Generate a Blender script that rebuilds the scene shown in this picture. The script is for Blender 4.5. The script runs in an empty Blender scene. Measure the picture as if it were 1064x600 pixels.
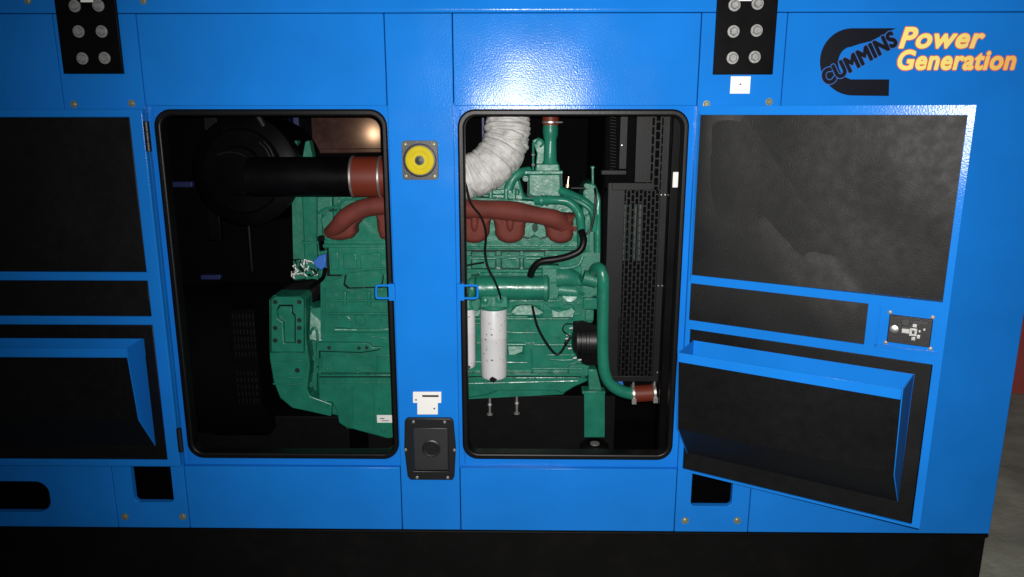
import bpy, bmesh, math, random
from mathutils import Vector, Matrix, noise
from mathutils.geometry import tessellate_polygon
random.seed(7)
R = math.radians
sc = bpy.context.scene
COL = sc.collection

# ------------------------------------------------------------------ camera model (photo pixels 1064 x 600)
F = 785.0; CX = 532.0; CY = 300.0
D = 2.40; H = 1.75                       # camera is 2.4 m in front of the cabinet face (Y = 0), 1.75 m above the floor
PITCH = math.atan(182.0/F); YAW = R(0.8)
CAM = Vector((0, -D, H))
FWD = Vector((-math.sin(YAW)*math.cos(PITCH), math.cos(YAW)*math.cos(PITCH), -math.sin(PITCH)))
RGT = Vector((math.cos(YAW), math.sin(YAW), 0))
UPV = RGT.cross(FWD)

def ray(px, py): return FWD + RGT*((px-CX)/F) + UPV*((CY-py)/F)
def at(px, py, Y):
    d = ray(px, py); return CAM + d*((Y+D)/d.y)
def mpp(px, py, Y):                      # metres per pixel there
    d = ray(px, py); return ((Y+D)/d.y)/F
def on_plane(px, py, p0, n):
    d = ray(px, py); return CAM + d*((p0-CAM).dot(n)/d.dot(n))

# ------------------------------------------------------------------ materials
def mat(name, base, rough=0.5, metal=0.0, var=0.12, vscale=6.0, bump=0.0, bscale=200.0, bdist=0.001, wave=0.0, wscale=3.0,
        rvar=0.0, coat=0.0, spec=0.5, dust=None, sheen=0.0):
    m = bpy.data.materials.new(name); m.use_nodes = True
    nt = m.node_tree; N = nt.nodes; L = nt.links
    b = N['Principled BSDF']
    b.inputs['Metallic'].default_value = metal
    b.inputs['Roughness'].default_value = rough
    b.inputs['Specular IOR Level'].default_value = spec
    if coat: b.inputs['Coat Weight'].default_value = coat; b.inputs['Coat Roughness'].default_value = 0.12
    if sheen: b.inputs['Sheen Weight'].default_value = sheen; b.inputs['Sheen Roughness'].default_value = 0.5
    tc = N.new('ShaderNodeTexCoord'); geo = N.new('ShaderNodeNewGeometry')
    n1 = N.new('ShaderNodeTexNoise'); n1.inputs['Scale'].default_value = vscale; n1.inputs['Detail'].default_value = 6
    L.new(geo.outputs['Position'], n1.inputs['Vector'])
    rmp = N.new('ShaderNodeMapRange'); rmp.inputs['From Min'].default_value = .3; rmp.inputs['From Max'].default_value = .7
    rmp.inputs['To Min'].default_value = 1-var; rmp.inputs['To Max'].default_value = 1+var
    L.new(n1.outputs['Fac'], rmp.inputs['Value'])
    mx = N.new('ShaderNodeVectorMath'); mx.operation = 'SCALE'; mx.inputs[0].default_value = base
    L.new(rmp.outputs['Result'], mx.inputs['Scale'])
    col = mx.outputs['Vector']
    if dust:
        n3 = N.new('ShaderNodeTexNoise'); n3.inputs['Scale'].default_value = dust[1]; n3.inputs['Detail'].default_value = 9; n3.inputs['Roughness'].default_value = .7
        L.new(geo.outputs['Position'], n3.inputs['Vector'])
        r3 = N.new('ShaderNodeMapRange'); r3.inputs['From Min'].default_value = dust[2]; r3.inputs['From Max'].default_value = dust[3]
        L.new(n3.outputs['Fac'], r3.inputs['Value'])
        mm = N.new('ShaderNodeMix'); mm.data_type = 'RGBA'
        L.new(r3.outputs['Result'], mm.inputs['Factor']); L.new(col, mm.inputs['A']); mm.inputs['B'].default_value = (*dust[0], 1)
        col = mm.outputs['Result']
    L.new(col, b.inputs['Base Color'])
    if rvar:
        r2 = N.new('ShaderNodeMapRange'); r2.inputs['From Min'].default_value = .3; r2.inputs['From Max'].default_value = .7
        r2.inputs['To Min'].default_value = max(.03, rough-rvar); r2.inputs['To Max'].default_value = rough+rvar
        n4 = N.new('ShaderNodeTexNoise'); n4.inputs['Scale'].default_value = vscale*2.3; n4.inputs['Detail'].default_value = 8
        L.new(geo.outputs['Position'], n4.inputs['Vector'])
        L.new(n4.outputs['Fac'], r2.inputs['Value']); L.new(r2.outputs['Result'], b.inputs['Roughness'])
    last = None
    if wave:
        n5 = N.new('ShaderNodeTexNoise'); n5.inputs['Scale'].default_value = wscale; n5.inputs['Detail'].default_value = 1
        L.new(geo.outputs['Position'], n5.inputs['Vector'])
        b5 = N.new('ShaderNodeBump'); b5.inputs['Strength'].default_value = 1; b5.inputs['Distance'].default_value = wave
        L.new(n5.outputs['Fac'], b5.inputs['Height']); last = b5
    if bump:
        n2 = N.new('ShaderNodeTexNoise'); n2.inputs['Scale'].default_value = bscale; n2.inputs['Detail'].default_value = 3
        L.new(geo.outputs['Position'], n2.inputs['Vector'])
        bp = N.new('ShaderNodeBump'); bp.inputs['Strength'].default_value = bump; bp.inputs['Distance'].default_value = bdist
        L.new(n2.outputs['Fac'], bp.inputs['Height'])
        if last: L.new(last.outputs['Normal'], bp.inputs['Normal'])
        last = bp
    if last: L.new(last.outputs['Normal'], b.inputs['Normal'])
    return m

M = {}
M['blue'] = mat('blue_paint', (.009, .176, .62), .18, var=.07, vscale=4, bump=.46, bscale=210, bdist=.0008, wave=.006, wscale=3.5, spec=.13, rvar=.03)
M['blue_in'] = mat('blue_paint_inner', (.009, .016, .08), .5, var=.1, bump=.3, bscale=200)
M['foam'] = mat('black_foam_film', (.0014, .0014, .0018), 0.52, var=.3, vscale=14, bump=.55, bscale=360, bdist=.0010, wave=.034, wscale=2.3, spec=.25, rvar=.05,
                dust=((.009, .009, .0094), 230, .54, .76))
M['lining'] = mat('dark_lining', (.0010, .0010, .0013), .8, var=.3, bump=.5, bscale=80, spec=.06)
M['black'] = mat('black_paint', (.0018, .0018, .0024), .45, var=.25, bump=.3, bscale=260, spec=.09, rvar=.08)
M['skid'] = mat('black_skid_paint', (.0020, .0018, .0020), .6, var=.35, vscale=5, bump=.4, bscale=120, spec=.14, dust=((.006, .0048, .0048), 9, .5, .8))
M['rubber'] = mat('black_rubber', (.0030, .0027, .0030), .42, var=.2, bump=.3, bscale=90, spec=.25)
M['green'] = mat('green_engine_paint', (.013, .158, .102), .30, var=.14, vscale=16, bump=.4, bscale=110, bdist=.0014, wave=.003, wscale=22, spec=.42, rvar=.08,
                 dust=((.007, .075, .05), 30, .60, .78))
M['greens'] = mat('green_cast_paint', (.015, .160, .104), .42, var=.16, vscale=20, bump=.4, bscale=95, bdist=.002, rvar=.1,
                  dust=((.008, .08, .055), 35, .58, .76))
M['face'] = mat('green_machined_face', (.016, .165, .105), .46, var=.2, vscale=30, bump=.7, bscale=60, bdist=.003, rvar=.08, spec=.5)
M['mani'] = mat('red_oxide_cast_iron', (.125, .026, .018), .72, var=.16, vscale=18, bump=.8, bscale=200, bdist=.0015, spec=.3)
M['hose'] = mat('red_silicone', (.135, .021, .010), .5, var=.1, bump=.3, bscale=220, spec=.35)
M['steel'] = mat('bright_zinc', (.55, .55, .53), .38, metal=.9, var=.15, vscale=40, bump=.3, bscale=300)
M['bolt'] = mat('galvanised_bolt', (.30, .30, .295), .5, metal=.5, var=.25, vscale=90, bump=.5, bscale=300)
M['screw'] = mat('passivated_screw', (.24, .26, .17), .4, metal=.4, var=.3, vscale=120)
M['wrap'] = mat('glass_cloth_wrap', (.54, .535, .52), .62, var=.2, vscale=26, bump=.9, bscale=120, bdist=.002, spec=.3, dust=((.30, .30, .29), 38, .54, .74))
M['white'] = mat('white_enamel', (.62, .62, .63), .4, var=.04, dust=((.06, .06, .06), 75, .61, .63))
M['paper'] = mat('white_label', (.80, .80, .78), .5, var=.03)
M['ink'] = mat('black_ink', (.015, .015, .02), .5)
M['yellow'] = mat('yellow_plastic', (.50, .40, .004), .62, var=.06, vscale=30, spec=.2)
M['plastic'] = mat('black_plastic', (.0065, .0065, .0075), .42, var=.2, bump=.5, bscale=300)
M['greyp'] = mat('grey_plastic', (.022, .022, .025), .45, var=.15)
M['decal_b'] = mat('black_decal', (.004, .005, .010), .35, var=.1)
M['decal_r'] = mat('red_outline_decal', (.70, .09, .05), .4)
M['decal_bl'] = mat('blue_outline_decal', (.03, .12, .42), .4)
M['brass'] = mat('brass', (.75, .55, .35), .35, metal=.8)
M['dgreen'] = mat('dark_green_fan', (.004, .018, .013), .5)
M['conn'] = mat('blue_connector', (.02, .13, .50), .45)
M['grille'] = mat('grey_grille_paint', (.0048, .0048, .0058), .5, var=.35, vscale=10, bump=.3, bscale=200, spec=.22)
M['duct'] = mat('brown_glossy_panel', (.042, .022, .020), .105, var=.4, vscale=9, wave=.0002, wscale=6, spec=.018, dust=((.075, .042, .038), 20, .50, .75))
M['duct'].node_tree.nodes['Principled BSDF'].inputs['Specular Tint'].default_value = (1, .62, .38, 1)
M['concrete'] = mat('concrete_floor', (.33, .335, .27), .8, var=.3, vscale=5, bump=.6, bscale=40, bdist=.004, dust=((.26, .26, .21), 8, .5, .75))
M['redwall'] = mat('red_wall_paint', (.42, .075, .065), .75, var=.2, vscale=3, bump=.4, bscale=30)
M['kerb'] = mat('grey_plinth', (.24, .22, .19), .85, var=.3, vscale=6, bump=.6, bscale=50)
def gradient_decal():
    m = mat('yellow_decal', (.95, .62, .10), .4, var=.0)
    nt = m.node_tree; N = nt.nodes; L = nt.links; b = N['Principled BSDF']
    g = N.new('ShaderNodeNewGeometry'); s = N.new('ShaderNodeSeparateXYZ'); L.new(g.outputs['Position'], s.inputs[0])
    r = N.new('ShaderNodeMapRange'); r.inputs['From Min'].default_value = at(985, 40, 0).x; r.inputs['From Max'].default_value = at(1055, 40, 0).x
    L.new(s.outputs['X'], r.inputs['Value'])
    mm = N.new('ShaderNodeMix'); mm.data_type = 'RGBA'; L.new(r.outputs['Result'], mm.inputs['Factor'])
    mm.inputs['A'].default_value = (.95, .78, .22, 1); mm.inputs['B'].default_value = (.95, .50, .12, 1)
    L.new(mm.outputs['Result'], b.inputs['Base Color']); return m
M['decal_y'] = gradient_decal()

# ------------------------------------------------------------------ builders
WLOC = {}
def wloc(o): return WLOC.get(o.name, Vector((0, 0, 0))) if o else Vector((0, 0, 0))
def tag(o, label=None, cat=None, group=None, kind=None):
    if label: o['label'] = label
    if cat: o['category'] = cat
    if group: o['group'] = group
    if kind: o['kind'] = kind
    return o
def thing(name, loc, label, cat, group=None):
    o = bpy.data.objects.new(name, None); COL.objects.link(o); o.location = loc; o.empty_display_size = .1
    WLOC[o.name] = Vector(loc); return tag(o, label, cat, group)

class MB:
    def __init__(s): s.v = []; s.f = []
    def add(s, vs, fs):
        k = len(s.v); s.v += [Vector(v) for v in vs]; s.f += [tuple(i+k for i in f) for f in fs]
    def box(s, a, b):
        x0, x1 = sorted((a[0], b[0])); y0, y1 = sorted((a[1], b[1])); z0, z1 = sorted((a[2], b[2]))
        s.add([(x0,y0,z0),(x1,y0,z0),(x1,y1,z0),(x0,y1,z0),(x0,y0,z1),(x1,y0,z1),(x1,y1,z1),(x0,y1,z1)],
              [(0,3,2,1),(4,5,6,7),(0,1,5,4),(1,2,6,5),(2,3,7,6),(3,0,4,7)])
    def loopplate(s, loops, off):        # loops: closed 3-D point lists (first outer, others holes); off: thickness vector away from the face
        off = Vector(off)
        loops = [[Vector(p) for p in l] for l in loops]
        flat = [p for l in loops for p in l]; n = len(flat)
        tris = tessellate_polygon(loops)
        vs = flat + [p+off for p in flat]; fs = []
        for t in tris:
            a, b, c = (flat[i] for i in t)
            if (b-a).cross(c-a).dot(off) > 0: t = (t[0], t[2], t[1])
            fs.append(tuple(t)); fs.append((t[2]+n, t[1]+n, t[0]+n))
        k = 0
        for l in loops:
            m = len(l)
            for i in range(m):
                j = (i+1) % m; fs.append((k+i, k+i+n, k+j+n, k+j))
            k += m
        s.add(vs, fs)
    def rectplate(s, rect, holes, P, off, n=7):   # rectangle with (rounded) rectangular holes; P(u, z) -> point; holes (u0, z0, u1, z1, r[, only])
        off = Vector(off); us = {rect[0], rect[2]}; zs = {rect[1], rect[3]}
        for h in holes: us |= {h[0], h[2]}; zs |= {h[1], h[3]}
        us = sorted(us); zs = sorted(zs)
        solid = lambda i, j: 0 <= i < len(us)-1 and 0 <= j < len(zs)-1 and not any(
            h[0] < (us[i]+us[i+1])/2 < h[2] and h[1] < (zs[j]+zs[j+1])/2 < h[3] for h in holes)
        def quad(pts): s.add(pts, [tuple(range(len(pts)))])
        for i in range(len(us)-1):
            for j in range(len(zs)-1):
                if not solid(i, j): continue
                q = [P(us[i], zs[j]), P(us[i+1], zs[j]), P(us[i+1], zs[j+1]), P(us[i], zs[j+1])]
                quad(q); quad([p+off for p in q][::-1])
                for k, (di, dj) in enumerate(((0, -1), (1, 0), (0, 1), (-1, 0))):
                    if not solid(i+di, j+dj):
                        a, b = q[k], q[(k+1) % 4]
                        # a hole edge is made by the rounded-hole wall below
                        hole = any(h[4] > 0 and h[0]-1e-9 <= us[i]+(di > 0)*(us[i+1]-us[i]) <= h[2]+1e-9 and h[1]-1e-9 <= zs[j]+(dj > 0)*(zs[j+1]-zs[j]) <= h[3]+1e-9
                                   and h[0]-1e-9 <= (us[i]+us[i+1])/2+di*(us[i+1]-us[i])*.5 <= h[2]+1e-9 and h[1]-1e-9 <= (zs[j]+zs[j+1])/2+dj*(zs[j+1]-zs[j])*.5 <= h[3]+1e-9 for h in holes)
                        if not hole: quad([a, a+off, b+off, b])
        for h in holes:
            r = h[4]
            if r <= 0: continue
            loop = []
            for (cu, cz, a0) in ((h[2], h[1], -90), (h[2], h[3], 0), (h[0], h[3], 90), (h[0], h[1], 180)):
                su = -1 if cu == h[2] else 1; sz = 1 if cz == h[1] else -1
                arc = [(cu+su*r+r*math.cos(R(a0+90*k/n)), cz+sz*r+r*math.sin(R(a0+90*k/n))) for k in range(n+1)]
                c = P(cu, cz); A = [P(*p) for p in arc]
                for k in range(n):
                    s.add([c, A[k+1], A[k]], [(0, 1, 2)]); s.add([c+off, A[k]+off, A[k+1]+off], [(0, 1, 2)])
                loop += A
            for k in range(len(loop)):
                a, b = loop[k], loop[(k+1) % len(loop)]; s.add([a, b, b+off, a+off], [(0, 1, 2, 3)])
    def ring(s, A, B, off):                        # two loops of equal count
        off = Vector(off); m = len(A); vs = A+B+[p+off for p in A]+[p+off for p in B]; fs = []
        for i in range(m):
            j = (i+1) % m
            fs += [(i, j, m+j, m+i), (2*m+j, 2*m+i, 3*m+i, 3*m+j), (j, i, 2*m+i, 2*m+j), (m+i, m+j, 3*m+j, 3*m+i)]
        s.add(vs, fs)
    def tube(s, pts, rad, seg=14, cap=True, smooth=8, rfun=None):
        P = [Vector(p) for p in pts]
        if smooth and len(P) > 2:
            Q = [P[0]*2-P[1]] + P + [P[-1]*2-P[-2]]; out = []
            for i in range(1, len(Q)-2):
                p0, p1, p2, p3 = Q[i-1:i+3]
                for k in range(smooth):
                    t = k/smooth
                    out.append(.5*((2*p1)+(p2-p0)*t+(2*p0-5*p1+4*p2-p3)*t*t+(3*p1-p0-3*p2+p3)*t**3))
            out.append(P[-1]); P = out
        n = len(P); rads = rad if callable(rad) else (lambda u: rad)
        ref = None; rings = []
        for i, p in enumerate(P):
            d = (P[min(i+1, n-1)]-P[max(i-1, 0)]).normalized()
            if ref is None:
                ref = Vector((0, 0, 1)) if abs(d.z) < .9 else Vector((1, 0, 0))
            ref = (ref - d*ref.dot(d)).normalized(); q = d.cross(ref)
            r0 = rads(i/max(1, n-1))
            ring = []
            for k in range(seg):
                a = 2*math.pi*k/seg
                r = r0*(rfun(i/max(1, n-1), a) if rfun else 1)
                ring.append(p+(ref*math.cos(a)+q*math.sin(a))*r)
            rings.append(ring)
        vs = [v for r in rings for v in r]; fs = []
        for i in range(n-1):
            for k in range(seg):
                a = i*seg+k; b = i*seg+(k+1) % seg
                fs.append((a, b, b+seg, a+seg))
        if cap:
            fs.append(tuple(range(seg))[::-1]); fs.append(tuple((n-1)*seg+k for k in range(seg)))
        s.add(vs, fs)
    def cyl(s, a, b, r, seg=24): s.tube([a, b], r, seg, smooth=0)
    def lathe(s, c, axis, prof, seg=32): # prof: (r, h) along the axis
        axis = Vector(axis).normalized(); c = Vector(c)
        ref = Vector((0, 0, 1)) if abs(axis.z) < .9 else Vector((1, 0, 0))
        u = (ref-axis*ref.dot(axis)).normalized(); w = axis.cross(u)
        vs = []; fs = []; n = len(prof)
        for (r, h) in prof:
            for k in range(seg):
                a = 2*math.pi*k/seg; vs.append(c+axis*h+(u*math.cos(a)+w*math.sin(a))*r)
        for i in range(n-1):
            for k in range(seg):
                a = i*seg+k; b = i*seg+(k+1) % seg
                fs.append((a, b, b+seg, a+seg))
        fs.append(tuple(range(seg))[::-1]); fs.append(tuple((n-1)*seg+k for k in range(seg)))
        s.add(vs, fs)
    def build(s, name, m, parent=None, bevel=0.0, bseg=2, smooth=35, label=None, kind=None):
        c = Vector((0, 0, 0))
        lo = Vector((min(v[i] for v in s.v) for i in range(3))); hi = Vector((max(v[i] for v in s.v) for i in range(3)))
        c = (lo+hi)/2
        me = bpy.data.meshes.new(name); me.from_pydata([v-c for v in s.v], [], s.f)
        bm = bmesh.new(); bm.from_mesh(me); bmesh.ops.remove_doubles(bm, verts=bm.verts, dist=1e-6)
        bmesh.ops.recalc_face_normals(bm, faces=bm.faces); bm.to_mesh(me); bm.free()
        me.materials.append(m)
        o = bpy.data.objects.new(name, me); COL.objects.link(o)
        WLOC[o.name] = c
        if parent: o.parent = parent; o.location = c-wloc(parent)
        else: o.location = c
        if smooth:
            me.shade_smooth(); me.set_sharp_from_angle(angle=R(smooth))
        if bevel:
            b = o.modifiers.new('bevel', 'BEVEL'); b.width = bevel; b.segments = bseg; b.limit_method = 'ANGLE'; b.angle_limit = R(40)
            b.harden_normals = False
        if label: o['label'] = label
        if kind: o['kind'] = kind
        return o

def rrect(x0, x1, z0, z1, r, Y, n=8, rs=None):
    rs = rs or (r, r, r, r); pts = []          # corners: br, tr, tl, bl
    for (cx, cz, a0, rr) in ((x1, z0, -90, rs[0]), (x1, z1, 0, rs[1]), (x0, z1, 90, rs[2]), (x0, z0, 180, rs[3])):
        sx = -1 if cx == x1 else 1; sz = 1 if cz == z0 else -1
        for k in range(n+1 if rr > 0 else 1):
            a = R(a0+90*k/n); pts.append(Vector((cx+sx*rr+rr*math.cos(a), Y, cz+sz*rr+rr*math.sin(a))) if rr > 0 else Vector((cx, Y, cz)))
    return pts
def px_loop(pts, Y): return [at(x, y, Y) for x, y in pts]
def px_plate(name, pts, Y, t, m, parent, bevel=.004, holes=(), label=None, **k):
    b = MB(); b.loopplate([px_loop(pts, Y)]+[px_loop(h, Y) for h in holes], (0, t, 0))
    return b.build(name, m, parent, bevel, label=label, **k)
def px_tube(name, pts, rpx, m, parent, seg=14, **k):
    b = MB(); x, y, Y = pts[len(pts)//2]
    b.tube([at(*p) for p in pts], rpx*mpp(x, y, Y), seg); return b.build(name, m, parent, **k)
def ell(cx, cy, rx, ry, n=24): return [(cx+rx*math.cos(2*math.pi*k/n), cy+ry*math.sin(2*math.pi*k/n)) for k in range(n)]

def hexbolt(mb, p, ax, r, h=None):
    h = h or r*.8; mb.lathe(p, ax, [(r*1.45, 0), (r*1.45, h*.25), (r, h*.26)], 20)
    mb.lathe(Vector(p)+Vector(ax)*h*.2, ax, [(r*1.05, 0), (r*1.05, h*.7), (r*.85, h)], 6)

# ------------------------------------------------------------------ main lines of the cabinet (true verticals and horizontals on Y = 0)
def mx(*pp): return sum(at(x, y, 0).x for x, y in pp)/len(pp)
def mz(*pp): return sum(at(x, y, 0).z for x, y in pp)/len(pp)
xA = mx((66, 113), (120, 520)); xB = mx((148, 112), (195, 500)); xC = mx((401, 110), (418, 520)); xD = mx((470, 110), (479, 480))
xE = mx((725.5, 111), (700.5, 530)); xF = mx((815, 70), (777, 545)); xR = mx((1030, 557), (1063, 323))
xL = at(-160, 300, 0).x
zT = mz((300, 13), (600, 14)); zDT = mz((300, 111), (600, 110)); zDB = mz((300, 485), (600, 487)); zB = mz((300, 550), (600, 552))
zRoof = zT+.16
YB = 1.12                                  # back of the cabinet
g = .0012

enc = thing('generator_enclosure', ((xL+xR)/2, .5, zB), 'bright blue steel generator canopy with open doors and big black yellow lettering', 'generator cabinet')

def panel(x0, x1, z0, z1, holes=(), name='wall_panel', t=.02, bevel=.0025, Y=0):
    b = MB(); b.rectplate((x0+g, z0+g, x1-g, z1-g), holes, lambda u, z: Vector((u, Y, z)), (0, t, 0))
    return b.build(name, M['blue'], enc, bevel)
def px_rr(x0, y0, x1, y1, r, Y=0):
    a = at(x0, (y0+y1)/2, Y).x; b = at(x1, (y0+y1)/2, Y).x; c = at((x0+x1)/2, y1, Y).z; d = at((x0+x1)/2, y0, Y).z
    return (a, c, b, d, r*mpp(x0, y0, Y))
slot = px_rr(-70, 500, 52, 532, 15.3)
panel(xL, xA, zB, zT, [slot])
panel(xA, xB, zB, zT, [px_rr(136.5, 465, 178, 522, 6)])
panel(xB, xC, zDT, zT); panel(xB, xC, zB, zDB)
panel(xC, xD, zB, zT, name='pillar_panel')
panel(xD, xE, zDT, zT); panel(xD, xE, zB, zDB)
panel(xE, xF, zB, zT, [px_rr(719, 470, 762, 526, 5)])
panel(xF, xR, zB, zT)
# roof trim above the panels: a folded lip standing 6 mm proud
b = MB()
prof = [(.02, zT+.0005), (-.0005, zT+.0005), (-.003, zT+.005), (-.0035, zT+.014), (-.001, zT+.022), (-.001, zRoof), (.02, zRoof)]
n = len(prof); vs = [(x, y, z) for x in (xL, xR) for y, z in prof]
b.add(vs, [tuple(range(n)), tuple(range(2*n-1, n-1, -1))]+[(i, (i+1) % n, (i+1) % n+n, i+n) for i in range(n)])
b.build('roof_trim', M['blue'], enc, .001)
# shell: roof, right end, left end, back, inner lining
b = MB(); b.box((xL, .02, zRoof-.02), (xR, YB+.06, zRoof)); b.build('roof', M['blue'], enc, .004)
b = MB(); b.box((xR-.02, .021, zB), (xR, YB+.06, zRoof-.021)); b.build('end_wall', M['blue'], enc)
b = MB(); b.box((xL, .021, zB), (xL+.02, YB+.06, zRoof-.021)); b.build('end_wall', M['blue'], enc)
b = MB(); b.box((xL+.021, YB+.04, zB), (xR-.021, YB+.06, zRoof-.021)); b.build('back_wall', M['blue'], enc)
b = MB(); b.box((xL+.022, YB+.001, zB-.12), (xR-.022, YB+.038, zRoof-.06)); b.build('lining', M['lining'], enc)
b = MB(); b.box((xL+.022, .06, zRoof-.058), (xR-.022, YB-.002, zRoof-.022)); b.build('lining', M['lining'], enc)

# door recess frames + rubber seals
def opening(x0, x1, tl, tr, bl, br):
    Yf = .0206
    X0 = (at(*tl, Yf).x+at(*bl, Yf).x)/2; X1 = (at(*tr, Yf).x+at(*br, Yf).x)/2
    Z0 = (at(*bl, Yf).z+at(*br, Yf).z)/2; Z1 = (at(*tl, Yf).z+at(*tr, Yf).z)/2
    b = MB(); b.rectplate((x0-.012, zDB-.012, x1+.012, zDT+.012), [(X0, Z0, X1, Z1, .05)], lambda u, z: Vector((u, Yf, z)), (0, .02, 0))
    b.build('door_frame', M['blue'], enc, .0015)
    # raised bead folded into the recess
    b = MB()
    for dx in (.014,):
        b.box((x0+dx, Yf-.006, zDB+.01), (x0+dx+.006, Yf-.0005, zDT-.01))
    b.build('door_frame_bead', M['blue'], enc, .002)
    w = .017
    b = MB(); b.ring(rrect(X0-.004, X1+.004, Z0-.004, Z1+.004, .054, .004), rrect(X0+w, X1-w*.8, Z0+w, Z1-w, .036, .004), (0, .05, 0))
    b.build('rubber_seal', M['rubber'], enc, .006, 3)
    return X0, X1, Z0, Z1
opL = opening(xB, xC, (162, 115), (402, 115), (199, 474), (413, 474))
opR = opening(xD, xE, (475, 115), (713, 115), (484, 475), (698, 475))

# screws of the cover strips
def screw(px, py, r=3.0):
    b = MB(); p = at(px, py, 0); rr = r*mpp(px, py, 0)
    b.lathe(p, (0, -1, 0), [(rr*1.25, -.001), (rr*1.25, .0015), (rr*.95, .0016), (rr*.9, .004), (rr*.6, .006), (rr*.25, .006), (rr*.2, .004)], 16)
    return b.build('screw', M['screw'], enc)
for p in ((77, 108.5), (137, 107.5), (29, 1), (149, 1), (130, 537), (190, 537), (734, 108.5), (799, 106), (712, 541), (766, 541)):
    screw(*p)

# blue catch loops on the pillar edges
for (xa, xb, s) in ((407, 391, 1), (479, 496, -1)):
    b = MB(); y0 = -.012
    pts = [at(xa, 297, y0), at(xb+2*s, 297, y0), at(xb, 299, y0), at(xb, 308, y0), at(xb+2*s, 310, y0), at(xa, 310, y0)]
    b.tube(pts, .0038, 10, smooth=3)
    a = at(xa, 297, y0); c = at(xa, 311, y0)
    b.box((a.x-.010, -.016, a.z+.006), (a.x+.010, .002, c.z-.004))
    b.build('catch_loop', M['blue'], enc)
# hinges
xHinge = (at(151, 126, -.058).x+at(187, 470, -.058).x)/2+.003
for (p, q) in (((152, 126), (156, 158)), ((186, 445), (190, 470))):
    a = at(*p, -.058); c = at(*q, -.058); x = xHinge
    b = MB(); b.lathe((x, -.058, c.z), (0, 0, 1), [(.005, 0), (.0085, .002), (.0085, a.z-c.z-.002), (.005, a.z-c.z)], 14)
    for f in (.33, .66): b.lathe((x, -.058, c.z+(a.z-c.z)*f), (0, 0, 1), [(.0088, -.001), (.0095, 0), (.0088, .001)], 14)
    b.build('hinge', M['plastic'], enc)

# inner rails of the far frame
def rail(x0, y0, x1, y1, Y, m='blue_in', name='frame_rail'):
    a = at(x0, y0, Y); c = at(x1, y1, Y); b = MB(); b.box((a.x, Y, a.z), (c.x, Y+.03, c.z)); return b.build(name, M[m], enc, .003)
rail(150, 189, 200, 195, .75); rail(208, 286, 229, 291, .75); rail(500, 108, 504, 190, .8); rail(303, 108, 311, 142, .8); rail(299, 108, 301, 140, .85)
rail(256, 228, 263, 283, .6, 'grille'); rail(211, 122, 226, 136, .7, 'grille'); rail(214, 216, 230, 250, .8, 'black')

# glossy brown panel at the far side, turned a little towards the left of the opening
c = at(386, 142, .92); nrm = (CAM-c).normalized(); u = nrm.cross(Vector((0, 0, 1))).normalized(); v = u.cross(nrm)
b = MB(); P = [c+u*s+v*t for s, t in ((-.30, -.055), (.25, -.055), (.25, .14), (-.30, .14))]
b.loopplate([P], -nrm*.015)
P2 = [c+u*s+v*t+nrm*.012 for s, t in ((-.30, -.07), (.25, -.07), (.25, -.05), (-.30, -.05))]; b.loopplate([P2], -nrm*.03)
b.build('inner_duct_panel', M['duct'], enc, .004)

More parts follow.
